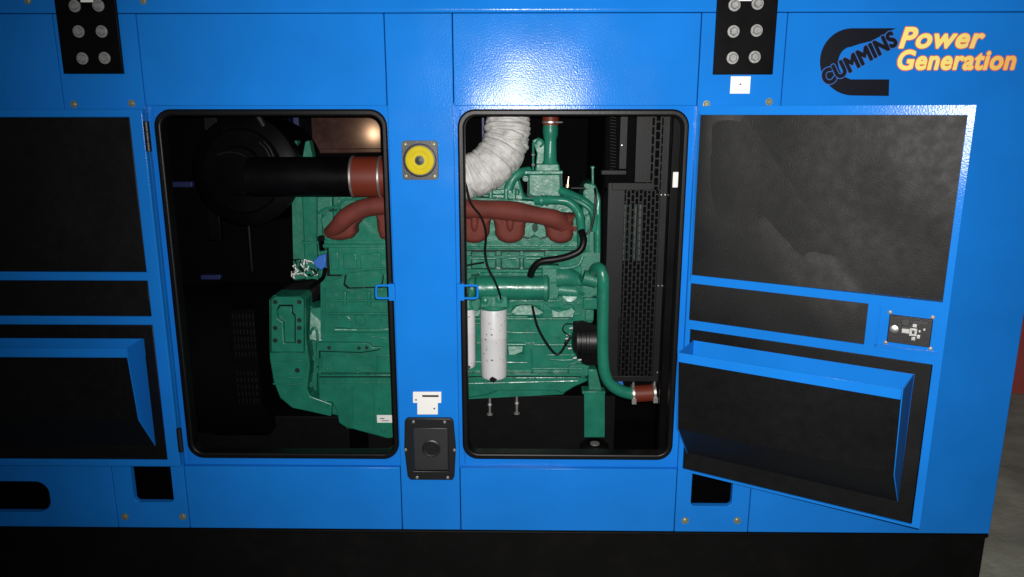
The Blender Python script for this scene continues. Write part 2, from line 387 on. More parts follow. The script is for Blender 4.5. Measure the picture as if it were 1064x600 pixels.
# ------------------------------------------------------------------ doors
def door(org, U, W, width, zb, zt, feats, name='door'):
    """org: hinge foot (x, y); U: unit vector along the door; W: unit normal of the inner face; feats in (u, z)."""
    U = Vector(U); W = Vector(W); Z = Vector((0, 0, 1)); O = Vector((org[0], org[1], 0))
    def P(u, z, w=0): return O+U*u+Z*z+W*w
    def q(u0, z0, u1, z1, w=0): return [P(u0, z0, w), P(u1, z0, w), P(u1, z1, w), P(u0, z1, w)]
    b = MB()
    b.rectplate((0, zb, width, zt), [(*h, 0) for h in feats['foam']], P, -W*.022)
    # outer skin behind the foam
    b.loopplate([q(0.001, zb+.001, width-.001, zt-.001, -.0221)], -W*.016)
    d = b.build(name, M['blue'], enc, .004, 3)
    for (u0, z0, u1, z1) in feats['foam']:
        f = MB(); bl = feats.get('dent')
        if bl and z1 > feats['foam'][2][3]+.01:
            # the film is pressed in over its upper right part: a gridded face with a real dished step, closed at the back
            nu, nz = 72, 56; vs = []; fs = []; e = .0004
            for i in range(nu+1):
                for j in range(nz+1):
                    uu = u0+e+(u1-u0-2*e)*i/nu; zz = z0+e+(z1-z0-2*e)*j/nz
                    du, dz = bl[2]-bl[0], bl[3]-bl[1]; ln = math.hypot(du, dz)
                    sd = ((uu-bl[0])*-dz+(zz-bl[1])*du)/ln+.013*noise.noise(Vector((uu*5, zz*5, 3)))+.006*noise.noise(Vector((uu*17, zz*17, 8)))
                    al = ((uu-bl[0])*du+(zz-bl[1])*dz)/ln; wd = .17+1.9*max(0, .05-al)
                    x = max(0, (sd+wd)/wd); x = x if x < .92 else .92+.08*(1-math.exp(-(x-.92)/.08)); y_ = min(1, max(0, (uu-u0)/.14)); h = -.0155*x**1.9*y_*y_*(3-2*y_)
                    vs.append(P(uu, zz, -.004+h))
            for i in range(nu):
                for j in range(nz):
                    k = i*(nz+1)+j; fs.append((k, k+nz+1, k+nz+2, k+1))
            f.add(vs, fs)
            rim = [i*(nz+1) for i in range(nu+1)]+[nu*(nz+1)+j for j in range(1, nz+1)]+[i*(nz+1)+nz for i in range(nu-1, -1, -1)]+[j for j in range(nz-1, 0, -1)]
            k0 = len(vs); bk = [vs[i]-W*.002 for i in rim]; m = len(rim)
            f.add([vs[i] for i in rim]+bk, [(i, i+m, (i+1) % m+m, (i+1) % m) for i in range(m)]+[tuple(range(2*m-1, m-1, -1))])
            f.build('foam_panel', M['foam'], d)
        else:
            f.loopplate([q(u0+.0004, z0+.0004, u1-.0004, z1-.0004, -.004)], -W*.016); f.build('foam_panel', M['foam'], d, .003)
    # hopper pocket on the lowest foam panel
    u0, u1, zt0, zbt, dep, lip, ins = feats['pocket']; kd = .80; uf = u1-ins
    t = .003
    def slab(loop, off): 
        k = MB(); k.loopplate([loop], off); return k
    zk = zt0-.66*(zt0-zbt)
    k = MB()
    k.loopplate([[P(u0, zt0, -.003), P(u1, zt0, -.003), P(u1, zt0-.060, -.003), P(u0, zt0-.060, -.003)]], W*t)                 # back strip
    for uu, ui in ((u0, u0), (u1-t, uf-t)):                                                                             # end walls
        k.loopplate([[P(uu, zt0, 0), P(ui, zt0, dep), P(ui, zt0-lip, dep), P(ui+(uu-ui)*.2, zk, dep*kd), P(uu, zbt, 0)]], U*t)
    k.loopplate([[P(u0+t+.0005, zt0, dep), P(uf-t-.0005, zt0, dep), P(uf-t-.0005, zt0-lip, dep), P(u0+t+.0005, zt0-lip, dep)]], -W*t)      # front lip
    po = k.build('pocket', M['blue'], d, .0008)
    fr = MB(); um = uf+ins*.2
    a = [P(u0+t+.001, zt0-lip-.001, dep-.001), P(uf-t-.001, zt0-lip-.001, dep-.001), P(um-t-.001, zk, dep*kd), P(u0+t+.001, zk, dep*kd)]
    c = [P(u0+t+.001, zk-.0005, dep*kd), P(um-t-.001, zk-.0005, dep*kd), P(u1-t-.001, zbt+.004, .004), P(u0+t+.001, zbt+.004, .004)]
    fr.loopplate([a], -W*.004); fr.loopplate([c], -W*.004)
    fr.build('foam_front', M['foam'], po)
    return d, P

# left door, folded back flat against the cabinet
YD = -.055
def lz(y): return at(100, y, YD).z
xh = (at(147.5, 112, YD).x+at(186.5, 482, YD).x)/2
def lu(x, y): return xh-at(x, y, YD).x
u_f = (lu(135, 122)+lu(150, 283)+lu(174, 474))/3
door((xh, YD), (-1, 0, 0), (0, -1, 0), .80, lz(485), lz(113.5),
     {'foam': [(u_f, lz(283), .76, lz(122)), (u_f, lz(329), .76, lz(292)), (u_f, lz(478), .76, lz(338))],
      'pocket': (lu(149, 352), .72, lz(352), lz(463), .105, .030, 0)})

# right door, swung out towards the camera
Hz = Vector((xE, -.006, 0))
best = None
for i in range(700, 860):
    th = R(30.2); Wd = i/1000
    e = Hz+Vector((math.cos(th), -math.sin(th), 0))*Wd
    def proj(p):
        q = p-CAM; return CX+F*q.dot(RGT)/q.dot(FWD), CY-F*q.dot(UPV)/q.dot(FWD)
    p1 = proj(Vector((e.x, e.y, zDB))); p2 = proj(Vector((e.x, e.y, zDT)))
    err = (p1[0]-957)**2+(p1[1]-557)**2+(p2[0]-1012)**2+(p2[1]-110)**2
    if best is None or err < best[0]: best = (err, th, p1, p2, Wd)
print('door fit', best)
th = best[1]; Ud = Vector((math.cos(th), -math.sin(th), 0)); Wn = Vector((-math.sin(th), -math.cos(th), 0))
def ruz(x, y):
    p = on_plane(x, y, Hz, Wn); return (p-Hz).dot(Ud), p.z
def rbox(*pp):
    l = [ruz(*p) for p in pp]; us = sorted(i[0] for i in l); zs = sorted(i[1] for i in l)
    return (sum(us[:2])/2, sum(zs[:2])/2, sum(us[2:])/2, sum(zs[2:])/2)
f1 = rbox((727, 121), (1001, 118), (984, 314), (719, 287)); f2 = rbox((717.5, 293.5), (903, 317), (897, 358), (716, 333)); f3 = rbox((715, 341), (968, 380), (948, 548), (711, 486))
uw = ruz(957, 557)[0]
print('foams', f1, f2, f3, 'width', uw, 'z', zDB, zDT)
pz = (ruz(729, 355)[1]+ruz(951, 390)[1])/2; pb = ruz(934, 522)[1]
pu1 = ruz(950, 390)[0]
f3l = list(f3)
dR, PR = door((Hz.x, Hz.y), Ud, Wn, best[4], zDB, zDT,
     {'foam': [f1, f2, f3], 'dent': (*ruz(805, 195), *ruz(908, 318)), 'pocket': (f3[0]+.012, pu1, pz, pb, .150, .030, .017)})
dR['label'] = 'open door swung out over the lettered panel'
# latch in the right door
l0 = rbox((924, 326), (970, 332), (966, 361), (922, 355)); l1 = rbox((913, 318), (979, 326), (976, 368), (909, 360))
b = MB()
for (a0, a1, b0, b1) in ((l1[0], l1[1], l1[0]+.006, l1[3]), (l1[0], l1[1], l1[2], l1[1]+.006)):
    b.loopplate([[PR(a0, a1, .008), PR(b0, a1, .008), PR(b0, b1, .008), PR(a0, b1, .008)]], -Wn*.0075)
b.build('pressed_rim', M['blue'], dR, .001)
b = MB(); b.loopplate([[PR(l0[0], l0[1], .007), PR(l0[2], l0[1], .007), PR(l0[2], l0[3], .007), PR(l0[0], l0[3], .007)]], -Wn*.0065)
b.build('latch_case', M['plastic'], dR, .002)
b = MB(); lu_, lz_ = l0[2]-l0[0], l0[3]-l0[1]
def lr(u0, z0, u1, z1, w, t=.006):
    b.loopplate([[PR(l0[0]+lu_*a, l0[1]+lz_*c, w) for a, c in ((u0, z0), (u1, z0), (u1, z1), (u0, z1))]], -Wn*t)
b.lathe(PR(l0[0]+lu_*.15, l0[1]+lz_*.50, .0071), Wn, [(.012, 0), (.012, .004), (.006, .006)], 16)
lr(.32, .42, .52, .58, .014); lr(.50, .36, .68, .64, .017); lr(.55, .66, .66, .78, .013); lr(.68, .28, .76, .42, .013); lr(.70, .50, .76, .58, .011); lr(.56, .2, .66, .32, .013); lr(.80, .58, .86, .66, .011)
b.build('latch_mechanism', M['steel'], dR, .001)
b = MB(); lr(.56, .44, .62, .56, .0185, .002); lr(.30, .68, .48, .9, .010, .003); lr(.55, .80, .9, .9, .010, .003); b.build('latch_cam', M['greyp'], dR, .001)
for (a, c) in ((-.02, -.04), (1.02, -.04), (-.0, 1.06), (.98, 1.06)):
    b = MB(); b.lathe(PR(l0[0]+lu_*a, l0[1]+lz_*c, 0), Wn, [(.006, -.001), (.006, .003), (.003, .005)], 12); b.build('latch_screw', M['bolt'], dR)

# ------------------------------------------------------------------ lettering and logo on the right panel
def text_mesh(body, shear, off, m, name, parent, x0, x1, zb, zt, y, rot=0, thick=.0006, ref=None, space=1.0, shifts=((0, 0),)):
    cu = bpy.data.curves.new('t', 'FONT'); cu.body = body; cu.shear = shear; cu.offset = off; cu.extrude = 0; cu.resolution_u = 6; cu.space_character = space
    o = bpy.data.objects.new('t', cu); COL.objects.link(o)
    dg = bpy.context.evaluated_depsgraph_get(); me = bpy.data.meshes.new_from_object(o.evaluated_get(dg))
    vs = [v.co.copy() for v in me.vertices]; fs = [tuple(p.vertices) for p in me.polygons]
    bpy.data.objects.remove(o); bpy.data.curves.remove(cu); bpy.data.meshes.remove(me)
    if ref is None:
        ref = (min(v.x for v in vs), max(v.x for v in vs), 0.0, max(v.y for v in vs))
    sx = (x1-x0)/(ref[1]-ref[0]); sz = (zt-zb)/(ref[3]-ref[2])
    ca, sa = math.cos(rot), math.sin(rot); b = MB()
    for n, (ox, oz) in enumerate(shifts):
        yy = y-.00004*n; out = []
        for v in vs:
            a = (v.x-ref[0])*sx+ox; c = (v.y-ref[2])*sz+oz
            out.append(Vector((x0+a*ca-c*sa, yy, zb+a*sa+c*ca)))
        b.add(out, fs)
        if n == 0: b.add([v+Vector((0, thick, 0)) for v in out], [f[::-1] for f in fs])
    b.build(name, m, parent, smooth=0); return ref
BOLD = lambda d: [(0, 0), (-d, 0), (d, 0)]
EDGE = lambda d, e=0: [(0, 0)]+[(d*math.cos(R(22.5*k))+(e if math.cos(R(22.5*k)) > 0 else -e), d*math.sin(R(22.5*k))) for k in range(16)]
dy = -.0012
for body, x0, x1, yt, yb, sh in (('Power', 934, 1021, 29, 49.5, .22), ('Generation', 932, 1053.5, 52.5, 72, .14)):
    X0 = at(x0, yb, 0).x; X1 = at(x1, yb, 0).x; z0 = at((x0+x1)/2, yb, 0).z; z1 = at((x0+x1)/2, yt, 0).z
    ref = text_mesh(body, sh, .012, M['decal_y'], 'lettering', enc, X0, X1, z0, z1, dy-.0012, space=1.08, shifts=EDGE(.0021))
    text_mesh(body, sh, .012, M['decal_r'], 'lettering_outline', enc, X0, X1, z0, z1, dy-.0002, ref=ref, space=1.08, shifts=EDGE(.0042))
# logo: a thick C shape
def arc(cx, cy, rx, ry, a0, a1, n=20): return [(cx+rx*math.cos(R(a0+(a1-a0)*k/n)), cy+ry*math.sin(R(a0+(a1-a0)*k/n))) for k in range(n+1)]
outer = [(931, 29.5)]+arc(886, 64.5, 34, 35, -90, -270, 28)+[(923.5, 100), (924, 82.7)]
inner = [(884, 82.7)]+arc(886, 65.5, 15, 17, 110, 252, 16)+[(884, 49), (893, 46), (905, 43)]
b = MB(); b.loopplate([px_loop(outer+inner, dy+.0004)], (0, .0006, 0)); b.build('logo', M['decal_b'], enc, smooth=0)
X0 = at(858.5, 89, 0).x; zb_ = at(858.5, 89, 0).z; e = at(932, 46.5, 0); Lw = math.hypot(e.x-X0, e.z-zb_); rot = math.atan2(e.z-zb_, e.x-X0); hh = 15.0*mpp(890, 65, 0)
ref = text_mesh('CUMMINS', 0.0, .0, M['decal_b'], 'logo_lettering', enc, X0, X0+Lw, zb_, zb_+hh, dy-.0020, rot=rot, space=1.05, shifts=EDGE(.0030))
text_mesh('CUMMINS', 0.0, .0, M['decal_bl'], 'logo_lettering_outline', enc, X0, X0+Lw, zb_, zb_+hh, dy-.0011, rot=rot, ref=ref, space=1.05, shifts=EDGE(.0058))

# ------------------------------------------------------------------ bolted lifting plates
def lift(corners, bolts, label):
    xs = [at(x, y, 0).x for x, y in corners]; z0 = sum(at(x, y, 0).z for x, y in corners[2:])/2
    x0 = (xs[0]+xs[3])/2; x1 = (xs[1]+xs[2])/2; z1 = zRoof+.05
    t = thing('lifting_plate', ((x0+x1)/2, 0, z0), label, 'lifting plate', 'bolted black lifting plates under the roof edge')
    b = MB(); b.box((x0, -.020, z0), (x1, -.0085, z1)); b.box((x0+.01, -.0085, z0+.01), (x1-.01, -.001, zT-.003)); b.build('plate', M['black'], t, .002)
    for p in bolts:
        b = MB(); q = at(*p, -.02); hexbolt(b, (q.x, -.0201, q.z), (0, -1, 0), .0122, .010); b.build('bolt', M['bolt'], t)
    return t, x0, x1
lp1, a, c = lift(((60, 0), (123, 0), (131, 77), (70, 77.5)), ((78, 6.5), (102.5, 6), (82, 33), (106, 33), (86, 61), (109, 60.5)), 'black six-bolt lifting plate at the upper left, above the folded-back door')
lp2, a2, c2 = lift(((743.5, 0), (806, 0), (801.6, 77), (739.8, 79)), ((763, 5.5), (787, 4), (762, 33), (786, 32), (761, 60.5), (784, 59.5)), 'black six-bolt lifting plate with a square white sticker just below it')
def sticker(name, px0, py0, px1, py1, Y, label, t=.001, m='paper', cat='sticker', marks=()):
    a = at(px0, py0, Y); c = at(px1, py1, Y); b = MB(); b.box((a.x, Y, a.z), (c.x, Y+t, c.z)); o = b.build(name, M[m], None, .0003); tag(o, label, cat)
    for k, (u0, v0, u1, v1) in enumerate(marks):
        b = MB(); b.box((a.x+(c.x-a.x)*u0, Y-.0006, a.z+(c.z-a.z)*v0), (a.x+(c.x-a.x)*u1, Y-.0001, a.z+(c.z-a.z)*v1)); b.build('print', M['ink'], o)
    return o
sticker('sticker', 759.5, 79.5, 779, 97.5, -.0015, 'small square white sticker under the right-hand lifting plate', marks=((.46, .42, .54, .50),))
sticker('sticker', 83, -4, 97, 2.5, -.0215, 'white sticker at the top of the left-hand lifting plate')
sticker('sticker', 768, -4, 781, 1.2, -.0215, 'white sticker at the top of the right-hand lifting plate')

# ------------------------------------------------------------------ emergency stop plate on the pillar
c = at(437, 166.5, 0); k = mpp(437, 166, 0)
es = thing('emergency_stop', (c.x, 0, c.z-20*k), 'black square plate with round yellow disc high on the blue pillar', 'stop button')
b = MB(); b.loopplate([rrect(c.x-18.5*k, c.x+18.5*k, c.z-20*k, c.z+20*k, 4*k, -.016)], (0, .0155, 0)); b.build('plate', M['plastic'], es, .003, 3)
b = MB(); b.lathe((c.x, -.016, c.z), (0, -1, 0), [(17.2*k, 0), (17.2*k, .004), (16*k, .006), (15.2*k, .006), (15.2*k, .002)], 40); b.build('bezel', M['greyp'], es)
b = MB(); b.lathe((c.x, -.0165, c.z), (0, -1, 0), [(14.6*k, 0), (14.6*k, .0045), (13.4*k, .0062), (10*k, .0062), (9.6*k, .0050), (9.0*k, .0050), (8.6*k, .0064), (5*k, .0064)], 40); b.build('disc', M['yellow'], es)
b = MB(); b.lathe((c.x, -.0226, c.z), (0, -1, 0), [(5.0*k, 0), (5.0*k, .0015), (3.8*k, .0018)], 24); b.build('lock_ring', M['plastic'], es)
b = MB(); b.lathe((c.x, -.0240, c.z), (0, -1, 0), [(3.6*k, 0), (3.6*k, .002), (1.5*k, .0035)], 24); b.build('lock', M['dgreen'], es)
for i in (-1, 1):
    for j in (-1, 1):
        b = MB(); b.lathe((c.x+i*14.8*k, -.016, c.z+j*16.2*k), (0, -1, 0), [(2*k, -.001), (2*k, .0015), (1.2*k, .003)], 12); b.build('screw', M['screw'], es)

# ------------------------------------------------------------------ black latch tray on the pillar with its white tag
c = at(447, 466, 0); k = mpp(447, 466, 0)
la = thing('door_latch', (c.x, 0, c.z-34*k), 'black recessed latch tray with round centre knob low on the blue pillar', 'door latch')
o8 = [Vector((c.x+x*k, -.014, c.z+z*k)) for x, z in ((-21, -34), (23, -34), (25, -30), (27, 2), (25, 32), (22, 35), (-22, 35), (-25, 32), (-26.5, 2), (-24, -30))]
inn = [Vector((c.x+x*k, -.014, c.z+z*k)) for x, z in ((-17, -24), (19, -24), (19, 24), (-17, 24))]
b = MB(); b.loopplate([o8, inn], (0, .0135, 0)); b.build('tray_frame', M['plastic'], la, .003, 3)
b = MB(); b.box((inn[0].x+.0005, -.008, inn[0].z+.0005), (inn[1].x-.0005, -.001, inn[2].z-.0005)); b.build('tray', M['greyp'], la, .003)
b = MB(); b.lathe((c.x+1.5*k, -.008, c.z+1*k), (0, -1, 0), [(9.5*k, 0), (9.5*k, .003), (8.2*k, .005), (7.4*k, .004), (6.2*k, .004), (5.8*k, .006), (1.6*k, .006), (1.2*k, .0035)], 32); b.build('knob', M['plastic'], la)
for x, z in ((-16, 31), (16, 31), (-25, 0), (25.5, 0), (-14, -31), (18, -31)):
    b = MB(); b.lathe((c.x+x*k, -.014, c.z+z*k), (0, -1, 0), [(1.7*k, -.001), (1.7*k, .001), (1*k, .003)], 10); b.build('screw', M['steel'], la)
b = MB(); pts = [(429, 407.5), (458.5, 407.5), (458.5, 419), (455, 419), (455, 431), (433.5, 431), (433.5, 419), (429, 419)]
b.loopplate([px_loop(pts, -.006)], (0, .0055, 0)); o = b.build('strike_plate', M['paper'], None, .001); tag(o, 'white T-shaped metal plate directly above the black latch tray', 'metal plate')
b = MB(); b.box((at(439, 410, 0).x, -.0072, at(439, 410, 0).z), (at(456, 412, 0).x, -.0062, at(456, 412, 0).z)); b.build('slot', M['ink'], o)
for p in ((432.5, 415), (451.5, 424)):
    b = MB(); b.lathe((at(*p, 0).x, -.0062, at(*p, 0).z), (0, -1, 0), [(.003, 0), (.003, .001)], 10); b.build('hole', M['ink'], o)

# ------------------------------------------------------------------ skid base
b = MB(); zf = 0.0
b.box((xL, .012, zf+.02), (xR-.003, .06, zB-.002)); b.box((xL, .0605, zB-.08), (xR-.003, YB, zB-.05))
b.box((xL, YB-.05, zf+.02), (xR-.003, YB, zB-.081)); b.box((xR-.062, .0605, zf+.02), (xR-.003, YB-.051, zB-.081))
b.box((xL, -.002, zB-.012), (xR-.002, .0115, zB-.002))
sk = b.build('skid_base', M['skid'], None, .004); tag(sk, 'black steel skid beam running under the blue cabinet', 'base frame')
# inner cross beam and rails carried by the skid
ib = MB(); a = at(512, 411, .42); c = at(592, 416, .42)
ib.box((at(380, 411, .42).x, .42, a.z), (at(640, 411, .42).x, .75, zB-.049)); ib.build('inner_beam', M['skid'], sk, .004)
ib = MB(); q = at(330, 433, .5); r_ = at(380, 448, .5); ib.box((at(200, 433, .5).x, .5, q.z), (at(362, 433, .5).x, .9, zB-.049)); ib.build('inner_beam', M['skid'], sk, .004)
for (px, y0, y1) in ((509, 413, 431), (537, 411, 430)):
    b = MB(); a = at(px, y0, .40); c = at(px, y1, .40)
    b.tube([a, c], .0045, 8, smooth=0); b.lathe(c, (0, 0, 1), [(.012, 0), (.012, .004), (.006, .006)], 12); b.lathe((a+c)/2, (0, 0, 1), [(.007, 0), (.009, .004), (.007, .012)], 6)
    b.build('mounting_stud', M['bolt'], sk)

# ------------------------------------------------------------------ diesel engine
EY = .36
c = at(480, 455, EY)
eng = thing('diesel_engine', (c.x, .6, c.z), 'green painted diesel engine with rust-red exhaust manifold behind both openings', 'engine')
G, GS = M['green'], M['greens']
def ex(x0, y0, x1, y1, Y, t=.04, name='casting', m=None, bevel=.004, parent=eng):
    a = at(x0, y0, Y); c = at(x1, y1, Y); b = MB(); b.box((a.x, Y, a.z), (c.x, Y+t, c.z)); return b.build(name, m or G, parent, bevel)
def bolt_e(px, py, Y, rpx=1.6, m=None, name='bolt', parent=eng):
    p = at(px, py, Y); r = rpx*mpp(px, py, Y); b = MB(); hexbolt(b, p, (0, -1, 0), r); return b.build(name, m or GS, parent)
def bolts_in(mb, pts, Y, rpx=1.5):
    for (x, y) in pts: hexbolt(mb, at(x, y, Y), (0, -1, 0), rpx*mpp(x, y, Y))

# cylinder block: core volume behind the faces, then cast steps
b = MB()
b.loopplate([px_loop([(333, 250), (600, 250), (606, 300), (604, 392), (585, 410), (486, 415), (410, 452), (360, 445), (352, 432), (333, 428)], EY)], (0, .42, 0))
for y in (312, 325.5, 389.5): # long horizontal casting flanges
    p = at(334, y, EY); q = at(602, y+2.2, EY); b.box((p.x, EY-.010, p.z), (q.x, EY+.001, q.z))
for y in (356.5, 331):
    p = at(478, y, EY); q = at(596, y+1.6, EY); b.box((p.x, EY-.012, p.z), (q.x, EY+.001, q.z))
bolts_in(b, [(345, 302), (362, 302), (378, 300), (396, 302), (340, 384), (371, 384), (540, 382), (552, 383), (352, 331)], EY, 1.5)
blk = b.build('cylinder_block', G, eng, .004)
for (x0, x1, y, r) in ((489, 516, 268.5, 1.5), (528, 537, 268.5, 1.5), (547, 564, 268.5, 1.5), (500, 572, 282, 1.7), (478, 500, 331.5, 1.4), (529, 566, 331.5, 1.3), (572, 590, 331.5, 1.3),
                         (527, 546, 358, 2.2), (555, 596, 358.5, 1.5), (568, 596, 369, 1.1), (478, 602, 389.5, 1.5), (338, 410, 326, 1.2), (339, 410, 312.5, 1.0), (553, 604, 383, .9), (527, 548, 329.5, 1.0)):
    px_tube('cast_ledge', [(x0, y, EY-.016), ((x0+x1)/2, y, EY-.016), (x1, y, EY-.016)], r, G, eng, 14)
px_tube('seam_shade_grime', [(332, 391.6, EY-.026), (372, 391.6, EY-.026), (412, 391.6, EY-.026)], .9, M['rubber'], eng, 6)  # black strips stand in for shade and grime along pan and head joints
px_tube('seam_shade_grime', [(478, 391.8, EY-.02), (540, 391.8, EY-.02), (604, 391.8, EY-.02)], .6, M['rubber'], eng, 6)
px_tube('seam_shade_grime', [(336, 259.2, EY-.006), (372, 259.2, EY-.006), (412, 259.2, EY-.006)], .7, M['rubber'], eng, 6)
px_tube('seam_shade_grime', [(478, 260.5, EY-.004), (540, 260.5, EY-.004), (604, 260.5, EY-.004)], .6, M['rubber'], eng, 6)
# rounded crankcase bulges that catch the light
for (x0, x1, y0, y1, dep) in ((486, 498, 318, 330, .012), (532, 562, 317, 330, .02), (574, 596, 319, 331, .018), (527, 545, 358, 368, .016), (342, 405, 341, 346, .006)):
    b = MB(); n = 10; A = at(x0, y0, EY); C = at(x1, y1, EY); vs = []; fs = []
    for i in range(n+1):
        for j in range(n+1):
            u, v = i/n, j/n; h = (math.sin(math.pi*u)*math.sin(math.pi*v))**.5 if 0 < i < n and 0 < j < n else 0
            vs.append((A.x+(C.x-A.x)*u, EY-.001-dep*h, A.z+(C.z-A.z)*v))
    for i in range(n):
        for j in range(n):
            k = i*(n+1)+j; fs.append((k, k+1, k+n+2, k+n+1))
    b.add(vs, fs); b.build('crankcase_boss', G, eng, smooth=60)
def facet(pts, Y, t=.02, du=0, dv=0, name='machined_face', m=None):
    cx = sum(p[0] for p in pts)/len(pts); cy = sum(p[1] for p in pts)/len(pts); c = at(cx, cy, Y)
    n_ = (CAM-c).normalized(); n_ = (n_+Vector((du, 0, dv))).normalized()
    b = MB(); b.loopplate([[on_plane(x, y, c, n_) for x, y in pts]], Vector((0, t, 0))); return b.build(name, m or M['face'], eng, .003, 3)
facet([(485, 320), (489, 318), (497, 318), (500, 324), (498, 329), (486, 329)], EY-.02, dv=.03)
facet([(530, 325), (536, 318.5), (541, 317), (552, 317), (557, 319), (566, 325), (560, 328), (536, 328)], EY-.02, dv=-.02)
facet([(573, 321), (580, 324), (590, 322), (594, 319), (598, 324), (596, 330), (574, 330)], EY-.018, dv=.02)
facet([(527, 359.5), (544, 359.5), (543, 366), (536, 369), (528, 369)], EY-.02, du=.02)
facet([(322, 322), (330, 319.5), (336.5, 321), (335.5, 354), (330, 355), (321, 353)], .365, .03, du=-.01)
facet([(347, 341.5), (400, 342), (400, 344.5), (347, 344)], EY-.004, .02, dv=.03)
def seam_shade_grime(pts, Y, grow=1.3, t=.004):  # black outline plate in place of shade and grime around a cover
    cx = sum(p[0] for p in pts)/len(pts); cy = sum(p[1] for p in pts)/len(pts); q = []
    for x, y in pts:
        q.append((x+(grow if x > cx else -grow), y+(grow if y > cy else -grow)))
    return px_plate('seam_shade_grime', q, Y, t, M['rubber'], eng, 0)
seam_shade_grime([(341, 257), (404, 257), (404, 286), (341, 286)], EY-.0035)
seam_shade_grime([(360, 284), (394, 281), (398, 286), (396, 298), (362, 299), (358, 295)], EY-.0030)
seam_shade_grime([(329, 356), (383, 356.5), (387, 361), (398, 361), (392, 364), (375, 366.5), (329, 365)], EY-.0022, .5)
seam_shade_grime([(281.5, 312), (285, 308.5), (312, 308.5), (315.5, 312), (315.5, 366), (281.5, 366)], .328, .5)
seam_shade_grime([(287, 322), (290, 317), (304, 317), (304, 325), (307, 328), (307, 357), (295, 357), (294, 335), (288, 331)], .3275, -.0)  # dark rim for the shade and grime inside the housing recess
px_plate('recess_floor', [(288.5, 322.6), (291, 318.6), (303, 318.6), (303, 326), (306, 328.5), (306, 355.6), (296.2, 355.6), (295.4, 334), (289.4, 330)], .3245, .003, G, eng, .002)
for x0, x1 in ((490, 515), (521, 540), (544, 566)): seam_shade_grime([(x0, 262), (x1, 262), (x1, 279), (x0, 279)], EY-.0032, .9)
seam_shade_grime([(541, 232), (547, 227), (563, 228), (569, 235), (568, 246), (560, 248), (555, 245), (549, 248), (542, 245)], EY-.004, 1.0)
seam_shade_grime([(549, 181), (583, 181), (584, 207), (568, 210), (549, 203)], .40, 1.0, .02)
# cast beads, pads and bolts that break up the big faces
for pts, r in (([(340, 330), (362, 330), (364, 348), (340, 349)], 1.0), ([(384, 329), (408, 329), (409, 350), (386, 350)], 1.0), ([(340, 369), (408, 369.5)], .9), ([(346, 376), (346, 387)], .9), ([(392, 371), (392, 387)], .9),
               ([(338, 398), (408, 398)], .9), ([(366, 402), (367, 436)], .9), ([(388, 402), (389, 446)], .9), ([(478, 337), (520, 337), (527, 345), (560, 346)], .9), ([(478, 376), (548, 377)], .9), ([(552, 362), (553, 386)], 1.0), ([(478, 399), (600, 396)], .9)):
    px_tube('cast_bead', [(x, y, EY-(.020 if y > 392 and x < 450 else .012 if y > 392 else .001)) for x, y in pts], r, G, eng, 8)
for (x, y, Y) in ((340, 396, EY-.02), (356, 396, EY-.02), (374, 396, EY-.02), (394, 396, EY-.02), (490, 394.5, EY-.012), (512, 394.5, EY-.012), (534, 394.5, EY-.012), (556, 394.5, EY-.012), (578, 394.5, EY-.012),
                  (487, 262.5, EY-.003), (518, 264, EY-.003), (542, 264, EY-.003), (570, 264, EY-.003), (548, 343, EY), (582, 345, EY), (530, 341, EY), (574, 363, EY), (396, 340, EY), (404, 373, EY)):
    bolt_e(x, y, Y, 1.5)
# tappet cover and ribs on the left half
def rr_px(x0, y0, x1, y1, r, Y): return px_rr(x0, y0, x1, y1, r, Y)
def rib(x0, y0, x1, y1, Y, t, name='cast_rib', bev=.003): return ex(x0, y0, x1, y1, Y-t, t, name, G, bev)
rib(341, 257, 404, 286, EY, .010, 'side_cover'); 
for (x0, y0, x1, y1) in ((343, 262, 352, 281), (356, 264, 371, 280), (374, 264, 396, 282)): rib(x0, y0, x1, y1, EY-.010, .006, 'cover_pad')
px_plate('side_cover', [(360, 284), (394, 281), (398, 286), (396, 298), (362, 299), (358, 295)], EY-.014, .012, G, eng, .004)
px_tube('cover_seam', [(336, 291, EY-.006), (352, 289, EY-.012), (366, 282, EY-.018), (400, 279, EY-.018), (412, 279, EY-.01)], 1.1, GS, eng, 8)
for x in (358, 383): 
    rib(x-2.2, 303, x+2.2, 318, EY, .014)
for (x, y) in ((350, 306), (366, 303), (374, 309), (392, 303), (388, 317), (345, 318), (356, 274), (380, 272), (401, 287), (336, 349)): bolt_e(x, y, EY-.012, 1.5)
px_plate('core_plug', [(368, 329), (374, 327), (379, 329), (380, 336), (375, 340), (369, 337)], EY-.008, .01, G, eng, .003)
px_plate('mounting_rail', [(329, 356), (383, 356.5), (387, 361), (398, 361), (392, 364), (375, 366.5), (329, 365)], EY-.016, .018, G, eng, .003)
for (x, y) in ((342, 361.5), (373, 362), (381, 361.5)): bolt_e(x, y, EY-.016, 1.4, M['dgreen'])
for (x, y) in ((344, 383), (382, 384), (372, 386)): bolt_e(x, y, EY-.004, 2.0)
